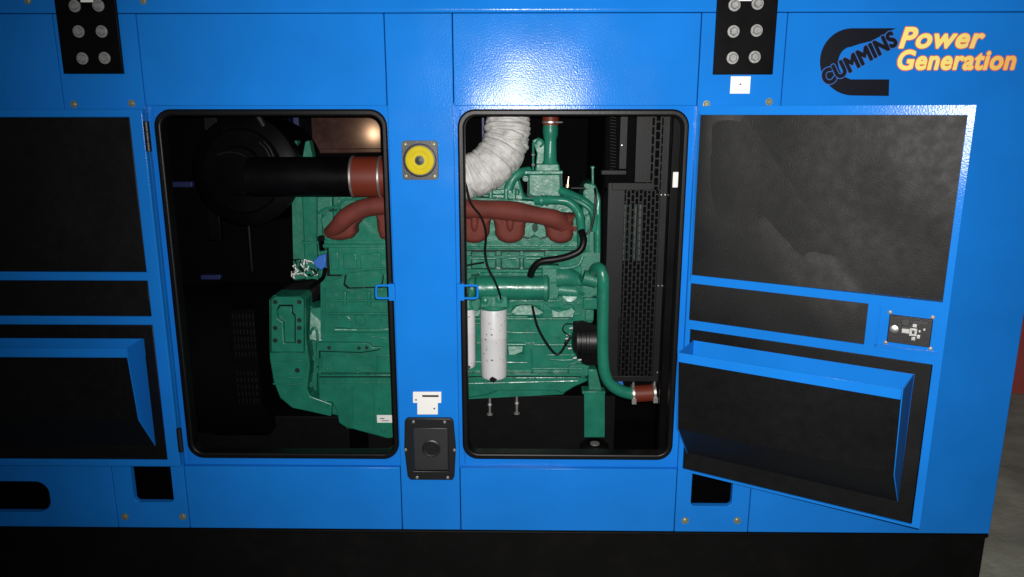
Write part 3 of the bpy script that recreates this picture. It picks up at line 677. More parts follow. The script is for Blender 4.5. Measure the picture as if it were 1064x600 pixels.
# oil pan, left end (deep) and right end (shallow)
px_plate('oil_pan', [(331, 391), (412, 391), (410, 455), (401, 456), (358, 444), (352, 440), (350, 430), (345, 418), (335, 417), (334, 430), (331, 430)], EY-.02, .38, G, eng, .012, bseg=3)
px_plate('oil_pan', [(334, 417), (346, 416), (351, 420), (352, 430), (334, 431)], EY-.006, .1, GS, eng, .004)
px_plate('oil_pan_flange', [(331, 389.5), (412, 389.5), (412, 393), (331, 393)], EY-.028, .03, G, eng, .002)
bolt_e(398, 447, EY-.02, 2.6); bolt_e(372, 440, EY-.02, 1.8)
px_plate('oil_pan', [(478, 391), (606, 391), (612, 396), (598, 402), (585, 410), (577, 406.5), (519, 406.5), (507, 411), (478, 416)], EY-.012, .36, G, eng, .008, bseg=3)
px_plate('oil_pan_flange', [(478, 388.5), (604, 388.5), (604, 391.5), (478, 391.5)], EY-.022, .03, G, eng, .002)
lab = sticker('sticker', 391.5, 431.5, 407.5, 439.5, EY-.0225, 'tiny white printed sticker on the green oil pan', marks=((.2, .4, .5, .5), (.3, .7, .8, .78)))
# flywheel housing
px_plate('flywheel_housing', [(279.5, 312), (284, 307), (314, 307), (317.5, 311), (318, 352), (322, 380), (319, 404), (322, 412), (345, 420), (344, 433), (322, 428), (303, 424), (291, 414), (284, 396), (280, 372)], .33, .16, G, eng, .004, bseg=3)
px_plate('housing_pad', [(281.5, 312), (285, 308.5), (312, 308.5), (315.5, 312), (315.5, 366), (281.5, 366)], .306, .024, G, eng, .003,
         holes=[[(287, 322), (290, 317), (304, 317), (304, 325), (307, 328), (307, 357), (295, 357), (294, 335), (288, 331)]])
for (x, y) in ((286, 314), (311, 314), (286, 341), (311, 333), (311, 341), (286, 354), (311, 355)): bolt_e(x, y, .306, 1.7, M['dgreen'])
for y in (365, 375, 392, 399):
    a_ = px_tube('housing_rib', [(284, y, .328), (300, y+.6, .324), (316, y, .328)], 1.0, G, eng, 8)
bolt_e(309, 385, .33, 1.8, M['dgreen'])
px_plate('housing_web', [(318, 318), (337, 320), (336, 356), (329, 358), (329, 415), (336, 424), (322, 424), (318, 408)], .40, .1, GS, eng, .006)
px_plate('adapter_plate', [(323, 320), (336.5, 320), (335.5, 355), (321, 355)], .372, .03, M['greens'], eng, .004)
px_tube('vertical_bead', [(337, 300, EY-.01), (336.5, 330, EY-.01), (334.5, 353, EY-.01)], 1.4, G, eng, 8)
px_tube('vertical_bead', [(333, 372, EY), (332, 400, EY), (335, 428, EY-.012)], 1.6, G, eng, 8)
for (x, y) in ((325, 333), (325, 346), (321, 370), (322, 400), (329, 385), (327, 372)): bolt_e(x, y, .375, 2.2)
px_tube('breather_pipe', [(322, 350, .36), (324, 343, .34), (328, 341, .335), (330, 352, .34), (330, 380, .36)], 1.4, GS, eng, 8)
# top of the left half: rear gear case, air-crossover, fuel pipes
px_plate('gear_case', [(303, 200), (316, 200), (318, 290), (305, 292)], .46, .20, M['greens'], eng, .004)
px_plate('gear_case', [(313, 198), (329, 198), (329, 252), (331, 292), (317, 292)], .43, .25, G, eng, .006)
px_plate('gear_case', [(329, 198), (345, 198), (345, 255), (336, 300), (331, 292)], .45, .25, GS, eng, .004)
for (y0, y1, Y) in ((251, 254, .425),): ex(313, y0, 334, y1, Y, .03, 'case_flange', G, .002)
px_plate('cylinder_head', [(334, 222), (345, 219), (412, 214), (412, 259), (335, 258)], EY+.005, .3, G, eng, .006)
ex(335, 254, 412, 258, EY-.012, .02, 'head_gasket_flange', G, .003)
px_plate('intake_cover', [(345, 200), (412, 198), (412, 216), (346, 222)], .42, .2, GS, eng, .006)
px_tube('fuel_pipe', [(330, 222, .40), (338, 217, .39), (345, 216, .39), (352, 212, .39), (353, 206, .39), (362, 202, .39), (412, 205, .39)], 1.3, G, eng, 8)
px_tube('fuel_pipe', [(350, 224, .37), (353, 214, .36), (356, 209, .36), (366, 207, .36), (412, 209, .36)], 1.3, G, eng, 8)
px_plate('lifting_eye', [(333, 228), (342, 219), (346, 221), (346, 236), (336, 240)], EY-.012, .02, GS, eng, .004)
for (x, y) in ((341, 222), (357, 217), (349, 232)): bolt_e(x, y, EY-.012, 1.7)
px_plate('bracket', [(330, 246), (337, 245), (338, 262), (332, 262)], EY, .03, M['black'], eng, .003)
# wiring at the rear
wc = px_plate('wiring_connector', [(325, 272), (331, 266), (338.5, 264), (338.5, 277), (334, 281), (327, 277)], .30, .02, M['conn'], eng, .003)
for i in range(16):
    x = random.uniform(303, 328); y = random.uniform(272, 291); pts = [(x, y, .33)]
    for k in range(4):
        x += random.uniform(-5, 5); y += random.uniform(-5, 4); x = min(max(x, 303), 330); y = min(max(y, 270), 292)
        pts.append((x, y, .33+random.uniform(-.02, .02)))
    px_tube('wire', pts, .55, M['paper'] if i % 3 else M['black'], wc, 6)
px_tube('wire_loom', [(338, 279, .33), (336, 288, .335), (330, 294, .35), (322, 299, .36)], 2.2, M['black'], eng, 8)
px_plate('starter_housing', [(291, 300), (300, 294), (326, 290), (338, 298), (332, 312), (318, 318), (312, 304), (296, 306)], .42, .12, M['black'], eng, .01)

# right half: cylinder head, front gear case
px_plate('cylinder_head', [(478, 204), (598, 212), (606, 252), (606, 262), (478, 258)], EY+.005, .3, G, eng, .006)
ex(478, 256, 604, 259, EY-.010, .02, 'head_gasket_flange', G, .003)
ex(478, 280, 572, 283.5, EY-.022, .024, 'cast_ledge', G, .003)
ex(478, 266, 580, 269, EY-.016, .02, 'cast_ledge', G, .003)
for (x0, x1) in ((490, 515), (521, 540), (544, 566)):
    px_plate('cover_pad', [(x0, 262), (x1, 262), (x1, 279), (x0, 279)], EY-.008, .01, G, eng, .003)
px_plate('injector_cover', [(541, 232), (547, 227), (563, 228), (569, 235), (568, 246), (560, 248), (555, 245), (549, 248), (542, 245)], EY-.02, .03, GS, eng, .004, holes=[ell(556, 237, 2.2, 4)])
for (x, y) in ((545, 236), (566, 239), (550, 245), (561, 246)): bolt_e(x, y, EY-.02, 1.4)
# valve cover, intake, thermostat housing
px_plate('valve_cover', [(478, 190), (512, 188), (520, 176), (538, 178), (545, 205), (600, 208), (600, 216), (478, 208)], .42, .28, GS, eng, .008)
px_plate('valve_cover', [(490, 198), (540, 197), (540, 203), (490, 203)], .385, .05, G, eng, .006)
for x in (494, 510, 526, 534):
    px_tube('rocker_stud', [(x, 209, .38), (x, 196, .38)], 2.4, GS, eng, 10)
px_tube('intake_elbow', [(528, 197, .37), (533, 186, .37), (541, 180, .38), (550, 178, .40)], 5, GS, eng, 14)
for p in ((534, 176), (546, 186), (531, 204)): bolt_e(*p, .37, 2)
th_ = px_plate('thermostat_housing', [(549, 181), (583, 181), (584, 207), (568, 210), (549, 203)], .37, .12, GS, eng, .006)
px_plate('housing_lid', [(545, 177.5), (585, 177.5), (585, 181.5), (545, 181.5)], .362, .13, G, eng, .003)
px_plate('outlet_flange', [(557, 171), (581, 171), (582, 178), (556, 178)], .375, .08, GS, eng, .004)
c0 = at(571.5, 174, .42); k = mpp(571, 150, .42)
b = MB(); b.lathe(c0, (0, 0, 1), [(9*k, 0), (8.6*k, 4*k), (7*k, 7*k), (6.4*k, 28*k), (8*k, 34*k), (8.2*k, 40*k), (7.2*k, 45*k), (7.2*k, 50*k)], 24); b.build('coolant_outlet', G, eng)
b = MB(); b.lathe(c0+Vector((0, 0, 43*k)), (0, 0, 1), [(8.4*k, 0), (8.6*k, 2*k), (8.6*k, 40*k)], 24); hs = b.build('coolant_hose', M['hose'], eng)
b = MB(); b.lathe(c0+Vector((0, 0, 45*k)), (0, 0, 1), [(8.8*k, 0), (9.1*k, .4*k), (9.1*k, 1.8*k), (8.8*k, 2.2*k)], 24); b.cyl(c0+Vector((7*k, -6*k, 46*k)), c0+Vector((12*k, -6*k, 46*k)), .8*k, 8); b.build('hose_clamp', M['steel'], hs)
px_plate('outlet_bracket', [(553, 146), (560, 143), (566, 150), (566, 176), (556, 177), (558, 160)], .43, .02, GS, eng, .003)
px_tube('outlet_loop', [(556, 150, .41), (559, 145.5, .41), (563, 146, .41), (564, 150, .41), (561, 153, .41)], 1.2, G, eng, 8)
for y in (161, 171.5):
    p = at(554, y, .41); b = MB(); b.lathe(p, (0, 0, 1), [(.005, -.005), (.007, -.003), (.007, .003), (.005, .005)], 8); b.build('pipe_fitting', M['steel'], eng)
px_tube('fuel_pipe', [(554, 178, .41), (554, 148, .41)], 1.2, GS, eng, 8)
p = at(589.5, 195, .36); b = MB(); b.lathe(p, (.1, 0, 1), [(.007, 0), (.007, .012), (.004, .014), (.003, .026), (.0015, .040)], 10); b.build('temperature_sensor', M['brass'], eng)
# pipes over the front
px_tube('coolant_tube', [(556, 208.5, .33), (575, 208, .31), (590, 210, .305), (600, 219, .305), (603.5, 232, .305), (604, 262, .32)], 4.6, G, eng, 16)
b = MB(); 
for x in (563, 568): b.tube([at(x-1.1, 208.4, .322), at(x+1.1, 208.3, .321)], 5.6*mpp(566, 208, .32), 16, smooth=0)
b.build('tube_nut', GS, eng)
px_tube('coolant_tube', [(582, 198, .38), (596, 204, .355), (610, 212, .34), (617, 222, .335), (618, 240, .34)], 4.6, G, eng, 16)
px_tube('coolant_tube', [(586, 205, .345), (602, 210, .325), (614, 219, .32), (617.5, 232, .33)], 2.6, GS, eng, 12)
px_tube('water_pipe', [(622, 208, .345), (621, 225, .34), (621, 262, .34)], 4.2, G, eng, 16)
px_plate('front_gear_case', [(606, 200), (613, 190), (619, 192), (628, 215), (628, 258), (632, 276), (630, 310), (606, 312), (600, 262)], .39, .22, GS, eng, .008)
px_plate('gear_case_rib', [(608, 224), (613, 222), (613, 262), (608, 262)], .365, .03, G, eng, .003)
for (x, y) in ((609, 200), (609.5, 233), (610, 246), (625, 240), (624, 225), (611, 194)): bolt_e(x, y, .37, 1.8)
p = at(616, 201, .40); q = at(615.8, 175, .40); b = MB(); b.cyl(p, q, .005, 10); b.lathe(q, (0, 0, 1), [(.008, 0), (.008, .006), (.005, .008)], 6); b.build('dipstick', GS, eng)
ex(593, 194.5, 612, 197, .40, .02, 'bracket', M['grille'], .002); bolt_e(609, 193, .385, 1.5, GS)
# exhaust manifold
mf = MB(); mY = .285
def mt(pts, rpx, seg=18, cap=True): 
    x, y, Y = pts[len(pts)//2]; mf.tube([at(*p) for p in pts], (lambda u, f=rpx: (f(u) if callable(f) else f)*mpp(x, y, Y)), seg)
mt([(470, 217.5, mY), (500, 217.5, mY), (530, 219.5, mY), (556, 223.5, mY), (576, 228, mY+.005), (590, 237, mY+.03)], lambda u: 10.3-1.2*u+.7*math.cos(u*15))
def pillow(mb, loop, Y0, Y1, r, n=6):
    cx = sum(p[0] for p in loop)/len(loop); cy = sum(p[1] for p in loop)/len(loop); m = len(loop); vs = []; fs = []
    half = sum(math.hypot(p[0]-cx, p[1]-cy) for p in loop)/m*mpp(cx, cy, Y0)
    lay = [(Y1, 0)]+[(Y0+r*(1-math.sin(R(90*i/n))), r*(1-math.cos(R(90*i/n)))) for i in range(n+1)]
    base = [at(p[0], p[1], (Y0+Y1)/2) for p in loop]; c = at(cx, cy, (Y0+Y1)/2)
    for (Y, ins) in lay:
        f = 1-ins/half
        vs += [Vector((c.x+(p.x-c.x)*f, Y, c.z+(p.z-c.z)*f)) for p in base]
    for i in range(len(lay)-1):
        for k in range(m):
            a = i*m+k; b_ = i*m+(k+1) % m; fs.append((a, b_, b_+m, a+m))
    fs.append(tuple(range((len(lay)-1)*m, len(lay)*m))); mb.add(vs, fs)
def port(c, dx=0, w=1.0, dy=0):
    L = [(-23, 221), (-17, 229), (-15.5, 237), (-15.5, 243), (-12, 248.5), (-6, 251.5), (0, 252.3), (6, 251.5), (12, 248.5), (15.5, 243), (15.5, 237), (17, 229), (22, 222)]
    pillow(mf, [(c+x*w+(dx*(1-(y-221)/31) if dx else 0), y+dy) for x, y in L], mY-.004, EY, .030)
    mt([(c+dx*.5, 224+dy, mY+.004), (c, 234+dy, mY-.004), (c, 241+dy, mY+.010)], lambda u: 4.5-1.5*u, 12)
port(493); port(530); port(583, -5, .92, .3)
for (x, y) in ((492, 247), (530, 247.5), (584, 249), (503, 232), (541, 233), (597, 238)): hexbolt(mf, at(x, y, EY-.027), (0, -1, 0), 1.9*mpp(x, y, EY))
mt([(342, 242, mY+.04), (350, 236, mY+.01), (360, 226, mY), (374, 218, mY), (392, 214, mY), (414, 213, mY), (440, 215, mY), (472, 217.5, mY)], lambda u: 6.5+min(1, u*4)*3.2)
pillow(mf, [(372, 217), (366, 222), (346, 233), (341, 238), (340, 244), (345, 248.5), (356, 249.3), (366, 247.5), (371, 242), (371, 235), (376, 229), (384, 224), (386, 216)], mY+.004, EY, .028)
pillow(mf, [(388, 216), (392, 226), (393, 238), (396, 247), (404, 250), (414, 250), (422, 247), (424, 230), (430, 216)], mY+.004, EY, .028)
for (x, y) in ((357, 246.5), (343, 240)): hexbolt(mf, at(x, y, EY-.027), (0, -1, 0), 1.7*mpp(x, y, EY))
mf.build('exhaust_manifold', M['mani'], eng, smooth=50)
# black hose and cables
px_tube('rubber_hose', [(551, 287, .30), (554, 279, .285), (562, 272, .275), (578, 269.5, .27), (592, 266, .265), (603, 260, .265), (606.5, 250, .275), (604, 240, .30)], 3.7, M['rubber'], eng, 14)
px_tube('cable', [(618, 196, .33), (619, 205, .315), (617, 225, .31), (614, 238, .31), (609, 243, .31), (604, 241, .32)], 1.3, M['rubber'], eng, 8)
px_tube('cable', [(478, 178, .25), (484, 192, .235), (489, 211, .23), (500, 226, .23), (505, 243, .235), (504, 262, .25), (507, 278, .25), (514, 292, .245), (519, 305, .25), (521, 316, .265)], 1.2, M['rubber'], eng, 8)
px_tube('cable', [(478, 278, .32), (490, 275, .32), (503, 273, .31)], 1.0, M['rubber'], eng, 8)
px_tube('cable', [(553, 318, .30), (558, 338, .29), (566, 354, .285), (576, 367, .285), (582, 367, .285), (588, 358, .285), (593, 350, .29)], 1.3, M['rubber'], eng, 8)
# oil cooler cylinder and filter head
b = MB(); a_ = at(494, 299, .31); k = mpp(520, 299, .31); ax = (at(565, 299, .31)-a_); ax.z = 0; ln = ax.length; ax.normalize()
b.lathe(a_, ax, [(10*k, 0), (12.4*k, .006), (12.6*k, ln-.02), (12.6*k, ln)], 28); oc = b.build('oil_cooler', G, eng)
b = MB(); b.lathe(a_, ax, [(14.2*k, -.014), (14.2*k, -.004), (13*k, 0)], 28); b.build('end_flange', GS, oc); b = MB(); b.lathe(a_+ax*ln, ax, [(14*k, 0), (14*k, .012), (11*k, .02)], 28); b.build('end_flange', GS, oc)
px_plate('cooler_bracket', [(563, 278), (580, 277), (582, 296), (580, 311), (563, 312)], .315, .05, GS, eng, .005)
for (y0, y1) in ((276, 280), (293, 295.5), (309, 312)): ex(563, y0, 581, y1, .308, .04, 'bracket_flange', G, .002)
px_plate('filter_head', [(486, 292), (497, 286), (500, 300), (500, 318), (497, 324), (486, 322)], .31, .06, GS, eng, .006)
def ofilter(cx, y0, y1, rpx, Y):
    t0 = at(cx, y0, Y); t1 = at(cx, y1, Y); k = mpp(cx, y0, Y); hgt = (t0-t1).z; c = Vector((t0.x, Y+rpx*k, t1.z))
    b = MB(); b.lathe(c, (0, 0, 1), [(rpx*k*.80, 0), (rpx*k*.95, .006), (rpx*k, .018), (rpx*k, hgt*.58), (rpx*k*1.012, hgt*.59), (rpx*k*1.012, hgt*.62), (rpx*k, hgt*.63), (rpx*k, hgt-.004), (rpx*k*.97, hgt)], 36)
    f = b.build('oil_filter', M['white'], eng)
    b = MB(); b.lathe(c+Vector((0, 0, hgt+.001)), (0, 0, 1), [(rpx*k*1.02, 0), (rpx*k*1.05, .004), (rpx*k*1.03, .014), (rpx*k*.95, .018), (rpx*k*.9, .05)], 36); b.build('filter_collar', GS, f)
    b = MB(); q = at(cx+.5, y1-3, Y); b.loopplate([px_loop([(cx-4, y1-3), (cx-1, y1-5.5), (cx+4, y1-2.5), (cx+1, y1+1), (cx-3, y1-.5)], Y-.001)], (0, .02, 0)); b.build('drain_mark', M['rubber'], f)
    return f
ofilter(512.5, 324, 397, 14.0, .255); ofilter(485, 323, 384, 8.2, .30)
px_plate('filter_head', [(500, 308), (527, 308), (529, 320), (498, 320)], .26, .08, GS, eng, .006)
for (x, y, r) in ((504, 313, 3.6), (519, 311, 4.4)):
    b = MB(); b.lathe(at(x, y, .258), (0, -1, 0), [(r*.0036, 0), (r*.0036, .003), (r*.0026, .005), (r*.0022, .002), (r*.0008, .004)], 16); b.build('plug', GS, eng)
# fuel pump cluster on the right
b = MB(); p = at(578, 288, .33); q = at(604, 290, .33); k = mpp(590, 290, .33)
b.tube([p, at(590, 288, .33), at(600, 291, .335), q], lambda u: (11-5*u)*k, 20); b.tube([at(572, 300, .34), at(600, 303, .34)], 7*k, 18, smooth=0); b.tube([at(592, 306, .325), at(592, 306, .36)], 8*k, 18, smooth=0)
b.tube([at(606, 288, .34), at(620, 292, .34)], 8*k, 18, smooth=0); bolts_in(b, [(592, 306), (585, 297), (600, 297), (586, 313), (601, 314)], .325, 2)
b.build('fuel_pump', GS, eng, .002)
px_plate('pump_bracket', [(598, 296), (622, 298), (622, 306), (616, 309), (616, 338), (598, 336), (596, 318)], .37, .06, GS, eng, .006)
ex(606, 310, 621, 322, .35, .05, 'pump_bracket', G, .004); ex(608, 322, 617, 334, .36, .04, 'pump_bracket', GS, .004)
px_tube('fuel_pipe', [(596, 296, .33), (600, 303, .32), (607, 306, .33)], 1.6, GS, eng, 8)
px_tube('fuel_pipe', [(574, 276, .33), (584, 279, .32), (600, 276, .32), (606, 266, .33)], 1.8, GS, eng, 8)
px_plate('pump_flange', [(565, 315), (572, 320), (580, 322), (588, 316), (596, 317), (597, 331), (563, 331)], EY-.008, .02, G, eng, .004)
# charging alternator
al = MB(); p = at(593, 356, .33); q = at(630, 356, .33); k = mpp(610, 356, .33)
axd = (q-p); axd.z = 0; axl = axd.length; axd.normalize()
p = p+Vector((.004, 0, .008)); al.lathe(p, axd, [(7*k, 0), (12*k, .006), (14*k, .014), (16*k, .016), (16*k, .024), (13.5*k, .026), (13.5*k, .032), (16*k, .034), (16*k, .040), (14.5*k, .042), (14.5*k, .050), (16*k, .052), (16*k, .060), (14.8*k, .062), (14.8*k, axl*.66), (17*k, axl*.68), (17*k, axl*.82), (12*k, axl)], 28)
A = al.build('charging_alternator', M['plastic'], eng, smooth=30)
b = MB(); b.loopplate([px_loop([(596, 336), (606, 335), (612, 337), (622, 338), (622, 343), (596, 345)], .285)], (0, .03, 0)); b.build('alternator_bracket', M['black'], A, .003); b = MB(); b.loopplate([px_loop([(600, 368), (622, 368), (622, 380), (609, 380), (600, 374)], .31)], (0, .04, 0)); b.build('alternator_bracket', M['black'], A, .003)
for (x, y) in ((595, 341), (592, 348), (591, 352), (594, 362), (599, 372), (604, 374)):
    b = MB(); b.tube([at(x, y, .30), at(x-3.5, y+.5, .30)], 1.3*k, 8, smooth=0); b.build('terminal', M['bolt'], A)
px_tube('alternator_wire', [(592, 349, .295), (586, 345, .28), (585, 341, .28), (588, 337, .285), (596, 337, .29)], .7, M['rubber'], A, 6)
px_tube('alternator_wire', [(592, 360, .295), (587, 358, .28), (588, 353, .28)], .7, M['rubber'], A, 6)
px_tube('adjuster_bolt', [(572, 373.5, .34), (584, 374.5, .33), (595, 374, .33)], 1.4, GS, eng, 8)
px_plate('tension_arm', [(590, 381), (600, 378), (612, 380), (616, 388), (606, 394), (590, 390)], .345, .03, GS, eng, .006)
# big lower coolant pipe and its red hose
px_tube('lower_coolant_pipe', [(617, 283, .34), (620, 279, .29), (625, 281, .255), (627, 290, .245), (627, 310, .245), (626.5, 345, .245), (627, 375, .245), (630, 391, .245), (637, 401, .245), (647, 407, .245), (658, 409.5, .245)], 6.4, G, eng, 22)
rp = [(656, 409.5, .245), (668, 409, .245), (681, 408, .245)]
h2 = px_tube('coolant_hose', rp, 8.8, M['hose'], eng, 22)
for x in (657.5, 679.5):
    b = MB(); k = mpp(x, 409, .245); p = at(x, 409-(x-657)*.06, .245); d_ = Vector((1, 0, .06)); b.lathe(p-d_*1.6*k, d_, [(9*k, 0), (9.5*k, .5*k), (9.5*k, 2.8*k), (9*k, 3.3*k)], 26)
    b.box((p.x-2*k, p.y-10.5*k, p.z-8*k), (p.x+2.4*k, p.y-7*k, p.z-2*k)); b.tube([p+Vector((0, -2*k, 9*k)), p+Vector((0, -2*k, 13*k))], 1.4*k, 8, smooth=0)
    b.build('hose_clamp', M['steel'], h2)
# front mounting leg
lg = px_plate('mounting_leg', [(607, 408), (628.5, 408), (628.5, 455), (607, 455)], .30, .05, G, eng, .003)
px_plate('leg_bracket', [(611, 384), (620, 384), (626, 408), (612, 408)], .32, .08, GS, eng, .004)
ex(605, 407, 629, 410, .295, .06, 'leg_plate', G, .002)
p = at(617.5, 463, .33); k = mpp(617, 460, .33)
b = MB(); b.lathe(p, (0, 0, 1), [(15*k, -3*k), (15*k, 0), (12*k, 3*k), (9*k, 4*k)], 24); b.build('rubber_mount', M['rubber'], lg)
b = MB(); b.lathe(p+Vector((0, -.02, 4*k)), (0, 0, 1), [(4.8*k, 0), (4.8*k, 1.2*k)], 20); b.lathe(p+Vector((0, -.06, -2*k)), (0, 0, 1), [(2.4*k, 0), (2.4*k, 3*k), (1.6*k, 4*k), (1.6*k, 5*k)], 6); b.build('mount_bolt', M['bolt'], lg)

# ------------------------------------------------------------------ exhaust hose wrapped in white cloth
hp = [(529, -10, .48), (529, 45, .47), (529, 84, .46), (528.5, 105, .44), (528, 125, .42), (526, 146, .395), (518, 164, .375), (503, 177, .36), (486, 184, .35), (466, 188, .36)]
c = at(525, 130, .42)
fold = sorted(random.uniform(0, 1) for _ in range(64)); tilt = [random.uniform(-.035, .035) for _ in fold]; ph_ = [random.uniform(0, 6.28) for _ in fold]; dp = [random.uniform(.35, 1) for _ in fold]
def wr(u, a):
    h = 0
    for f0, t0, p0, d0 in zip(fold, tilt, ph_, dp):
        d = abs(u-f0-t0*math.sin(a+p0))
        if d < .0115: h += d0*(1-d/.0115)**1.3*(.55+.45*math.sin(2*a+p0))
    return 1.03-.125*min(h, 1.25)+.05*noise.noise(Vector((u*16, math.cos(a)*1.6, math.sin(a)*1.6)))+.03*noise.noise(Vector((u*45, math.cos(a)*4, math.sin(a)*4)))
b = MB(); k = mpp(515, 150, .4)
b.tube([at(*p) for p in hp], lambda u: (21.5+2.0*math.sin(u*math.pi))*k, 72, smooth=44, rfun=wr)
o = b.build('exhaust_hose', M['wrap'], None, smooth=80); tag(o, 'crinkled white cloth-wrapped exhaust hose curving down above the engine', 'exhaust hose')

# ------------------------------------------------------------------ air filter, black intake pipe, red coupling
c = at(252, 178, .42); af = thing('air_filter', (c.x, c.y, c.z-.2), 'large round black air filter canister with straight intake pipe and red coupling', 'air filter')
axf = Vector((-.12, -1, .04)).normalized(); k = mpp(252, 178, .42)
b = MB(); b.lathe(c-axf*.02, axf, [(50*k, -.28), (56*k, -.27), (56*k, -.02), (57.5*k, -.015), (57.5*k, .0), (53*k, .01), (44*k, .02), (42*k, .03), (26*k, .035), (24*k, .05), (10*k, .055)], 48)
b.build('canister', M['black'], af, smooth=30)
px_tube('intake_pipe', [(262, 184, .30), (300, 184, .29), (368, 184, .29)], 20.5, M['black'], af, 36)
rh = px_tube('coupling', [(366, 184, .29), (382, 184, .29), (404, 184, .29)], 21.0, M['hose'], af, 36)
for x in (367.5, 396):
    b = MB(); k = mpp(x, 184, .29); p = at(x, 184, .29); b.lathe(p-Vector((1.3*k, 0, 0)), (1, 0, 0), [(21.2*k, 0), (21.7*k, .4*k), (21.7*k, 2.2*k), (21.2*k, 2.6*k)], 40); b.build('hose_clamp', M['steel'], rh)
px_tube('clamp_band', [(262, 112, .36), (268, 121, .34), (274, 131, .345)], 4, M['grille'], af, 14)
b = MB(); b.tube([at(x, y, .33) for x, y in ((226, 161), (236, 158.5), (247, 159.5), (255, 163))], .004, 8); b.build('handle', M['grille'], af)
b = MB(); b.tube([at(x, y, .36) for x, y in ((269, 148), (276, 155), (281, 164))], .003, 8); b.tube([at(x, y, .36) for x, y in ((274, 147), (280, 154), (284, 163))], .003, 8); b.build('band', M['grille'], af)
# turbo bits behind the pipe (part of the engine)
for x in (306, 319): px_plate('intake_stub', [(x-2, 147), (x+2, 146), (x+6, 164), (x-5, 164)], .5, .05, GS, eng, .004)
px_tube('vent_pipe', [(297, 146, .48), (297, 166, .48)], 1.0, M['grille'], eng, 8)

# ------------------------------------------------------------------ generator end with louvred grille
c = at(240, 380, .40); ge = thing('generator_end', (c.x, .65, at(240, 450, .4).z), 'matt black electric generator end with slotted vents left of the green housing', 'generator')
p = at(150, 375, .62); q = at(292, 375, .62); k = mpp(240, 375, .62)
b = MB(); b.lathe((p.x, .66, p.z), (1, 0, 0), [(60*k, 0), (76*k, .05), (78*k, (q.x-p.x)*.55), (80*k, (q.x-p.x)*.56), (80*k, (q.x-p.x)-.03), (72*k, q.x-p.x)], 48); b.build('housing', M['lining'], ge, smooth=30)
def louvres(x0, y0, x1, y1, Y, cols, rows):
    b = MB(); a = at(x0, y0, Y); d = at(x1, y1, Y); w = (d.x-a.x)/cols; h = (a.z-d.z)/rows
    for i in range(cols):
        for j in range(rows):
            b.box((a.x+w*(i+.34), Y, d.z+h*(j+.16)), (a.x+w*(i+.62), Y+.01, d.z+h*(j+.80)))
    return b
louvres(240, 325, 268, 372, .335, 7, 6).build('vent_slats', M['grille'], ge)
louvres(244, 384, 270, 420, .335, 6, 5).build('vent_slats', M['grille'], ge)
b = MB(); a = at(236, 322, .346); d = at(272, 424, .346); b.box((a.x, .346, a.z), (d.x, .46, d.z)); b.build('vent_cover', M['lining'], ge, .006)
px_tube('terminal_rail', [(226, 438, .40), (240, 438, .40)], 1.0, M['grille'], ge, 8)

# ------------------------------------------------------------------ radiator with slotted guard
c = at(670, 395, .3); ra = thing('radiator', (c.x, .6, c.z), 'black radiator housing behind a slotted metal guard in the right-hand opening', 'radiator')
def rx(x0, y0, x1, y1, Y, t, name, m='grille', bev=.002, parent=ra):
    a = at(x0, y0, Y); d = at(x1, y1, Y); b = MB(); b.box((a.x, Y, a.z), (d.x, Y+t, d.z)); return b.build(name, M[m], parent, bev)
gY = .235
def slotted(px0, py0, px1, py1, Y, cols, rows, bar=.30, tie=.16, t=.003):
    b = MB(); a = at(px0, py0, Y); d = at(px1, py1, Y); w = (d.x-a.x)/cols; h = (a.z-d.z)/rows
    for i in range(cols+1): b.box((a.x+w*i-w*bar/2, Y, d.z), (a.x+w*i+w*bar/2, Y+t, a.z))
    for i in range(cols):
        off = .5 if i % 2 else 0
        for j in range(rows+1):
            z = d.z+h*(j+off)
            if z > a.z+1e-6: continue
            b.box((a.x+w*i+w*bar/2, Y+.0002, z-h*tie/2), (a.x+w*(i+1)-w*bar/2, Y+t-.0002, z+h*tie/2))
    return b
slotted(643, 198, 689, 391, gY, 13, 25).build('guard_mesh', M['grille'], ra)
slotted(676, 112, 690, 198, gY-.004, 3, 9).build('guard_mesh', M['grille'], ra)
rx(632, 190, 643, 396, gY-.003, .02, 'guard_frame', 'grille'); rx(636, 190, 680, 198, gY-.0045, .02, 'guard_frame', 'grille')
rx(662, 110, 676, 190, gY-.003, .02, 'guard_frame', 'grille'); rx(690, 110, 700, 396, gY-.003, .02, 'guard_frame', 'grille')
rx(636, 391, 697, 397, gY-.0045, .02, 'guard_frame', 'grille')
rx(645, 108, 651, 176, .30, .012, 'shroud_strut', 'grille'); rx(625, 177, 651, 182, .29, .03, 'shroud_strut', 'grille')
b = MB(); a = at(626, 105, .45); d = at(720, 400, .45); b.box((a.x, .34, d.z), (at(720, 300, .45).x, YB-.05, a.z)); b.build('core', M['lining'], ra, .01)
# finned core strips seen through the guard
b = MB()
for x in (648, 653.5, 659, 664): 
    a = at(x, 212, .285); d = at(x+1.3, 272, .285); b.box((a.x, .285, d.z), (d.x, .30, a.z))
b.build('fan_blade', M['dgreen'], ra, .003)
b = MB()
for i in range(26):
    y = 108+i*3.1; p0 = at(650+(i*.12), y+4, .32); p1 = at(662, y, .30); b.tube([p0, p1], .0012, 6, smooth=0)
b.build('fan_guard_wires', M['grille'], ra); b = MB()
for i in range(22):
    y = 112+i*3.2; b.tube([at(634, y, .33), at(640, y+1, .33)], .0012, 6, smooth=0)
b.build('fan_guard_wires', M['grille'], ra)
b = MB()
for x in (643, 650, 657): b.tube([at(x, 330, gY-.004), at(x-1, 388, gY-.004)], .0028, 8, smooth=0)
b.build('guard_rods', M['grille'], ra)
b = MB(); b.loopplate([px_loop([(632, 196), (626, 205), (626, 392), (632, 392)], .25)], (0, .08, 0)); b.build('fan_shroud', M['lining'], ra, .004)
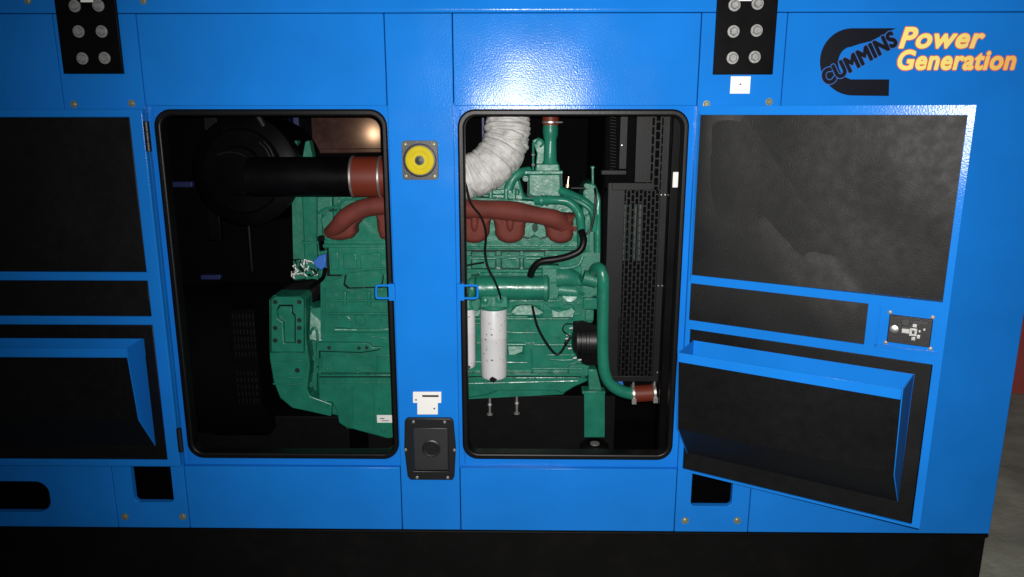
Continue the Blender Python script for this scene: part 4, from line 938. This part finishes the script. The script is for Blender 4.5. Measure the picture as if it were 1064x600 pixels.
px_tube('outlet_stub', [(681, 408, .245), (700, 406, .25), (712, 406, .26)], 1.6, M['black'], ra, 10)
px_plate('drain_cock', [(641, 396), (647, 395), (648, 401), (642, 402)], .255, .02, M['conn'], ra, .002)
for (x, y) in ((687, 202.5), (691, 202.5), (683, 387), (690, 386), (646, 151), (684, 297), (688, 297)):
    b = MB(); b.lathe(at(x, y, gY-.0045), (0, -1, 0), [(.003, -.001), (.003, .002), (.002, .003)], 10); b.build('rivet', M['steel'], ra)
rx(700, 108, 740, 470, .18, .05, 'side_baffle', 'black', .004)
sticker('sticker', 699.5, 179, 706.5, 195, .1785, 'small upright white sticker on the black side of the right-hand opening', .0015)

# ------------------------------------------------------------------ setting
b = MB(); b.add([(-14, -9, 0), (14, -9, 0), (14, 12, 0), (-14, 12, 0)], [(0, 1, 2, 3)]); f = b.build('floor', M['concrete'], None, kind='structure')
wy = 2.15
b = MB(); b.box((-10, wy+.05, .004), (12, wy+.25, 4.2)); w = b.build('back_room_wall', M['redwall'], None); tag(w, 'dull red workshop wall behind the right end of the cabinet', 'wall')
w.name = 'wall'
b = MB(); b.box((-10, wy, .003), (12, wy+.049, .12)); w2 = b.build('plinth', M['kerb'], w)

# ------------------------------------------------------------------ light: phone flash at the lens, dim workshop air
wd = bpy.data.worlds.new('World'); sc.world = wd; wd.use_nodes = True
bg = wd.node_tree.nodes['Background']; bg.inputs['Color'].default_value = (.80, .88, 1.0, 1); bg.inputs['Strength'].default_value = .07
l = bpy.data.lights.new('flash', 'SPOT'); l.energy = 330; l.color = (1, .97, .93); l.shadow_soft_size = .006; l.spot_size = R(113); l.spot_blend = 1.0
lo = bpy.data.objects.new('flash', l); COL.objects.link(lo); lo.location = CAM+RGT*.018+UPV*.022
tgt = at(690, 245, 0); lo.rotation_euler = (tgt-lo.location).to_track_quat('-Z', 'Y').to_euler()

cd = bpy.data.cameras.new('camera'); co = bpy.data.objects.new('camera', cd); COL.objects.link(co)
cd.sensor_width = 36; cd.lens = 36*F/1064; cd.clip_start = .02; cd.clip_end = 100
co.matrix_world = Matrix(((RGT.x, UPV.x, -FWD.x, CAM.x), (RGT.y, UPV.y, -FWD.y, CAM.y), (RGT.z, UPV.z, -FWD.z, CAM.z), (0, 0, 0, 1)))
sc.camera = co
sc.view_settings.view_transform = 'Standard'; sc.view_settings.look = 'None'; sc.view_settings.exposure = 0; sc.view_settings.gamma = 1
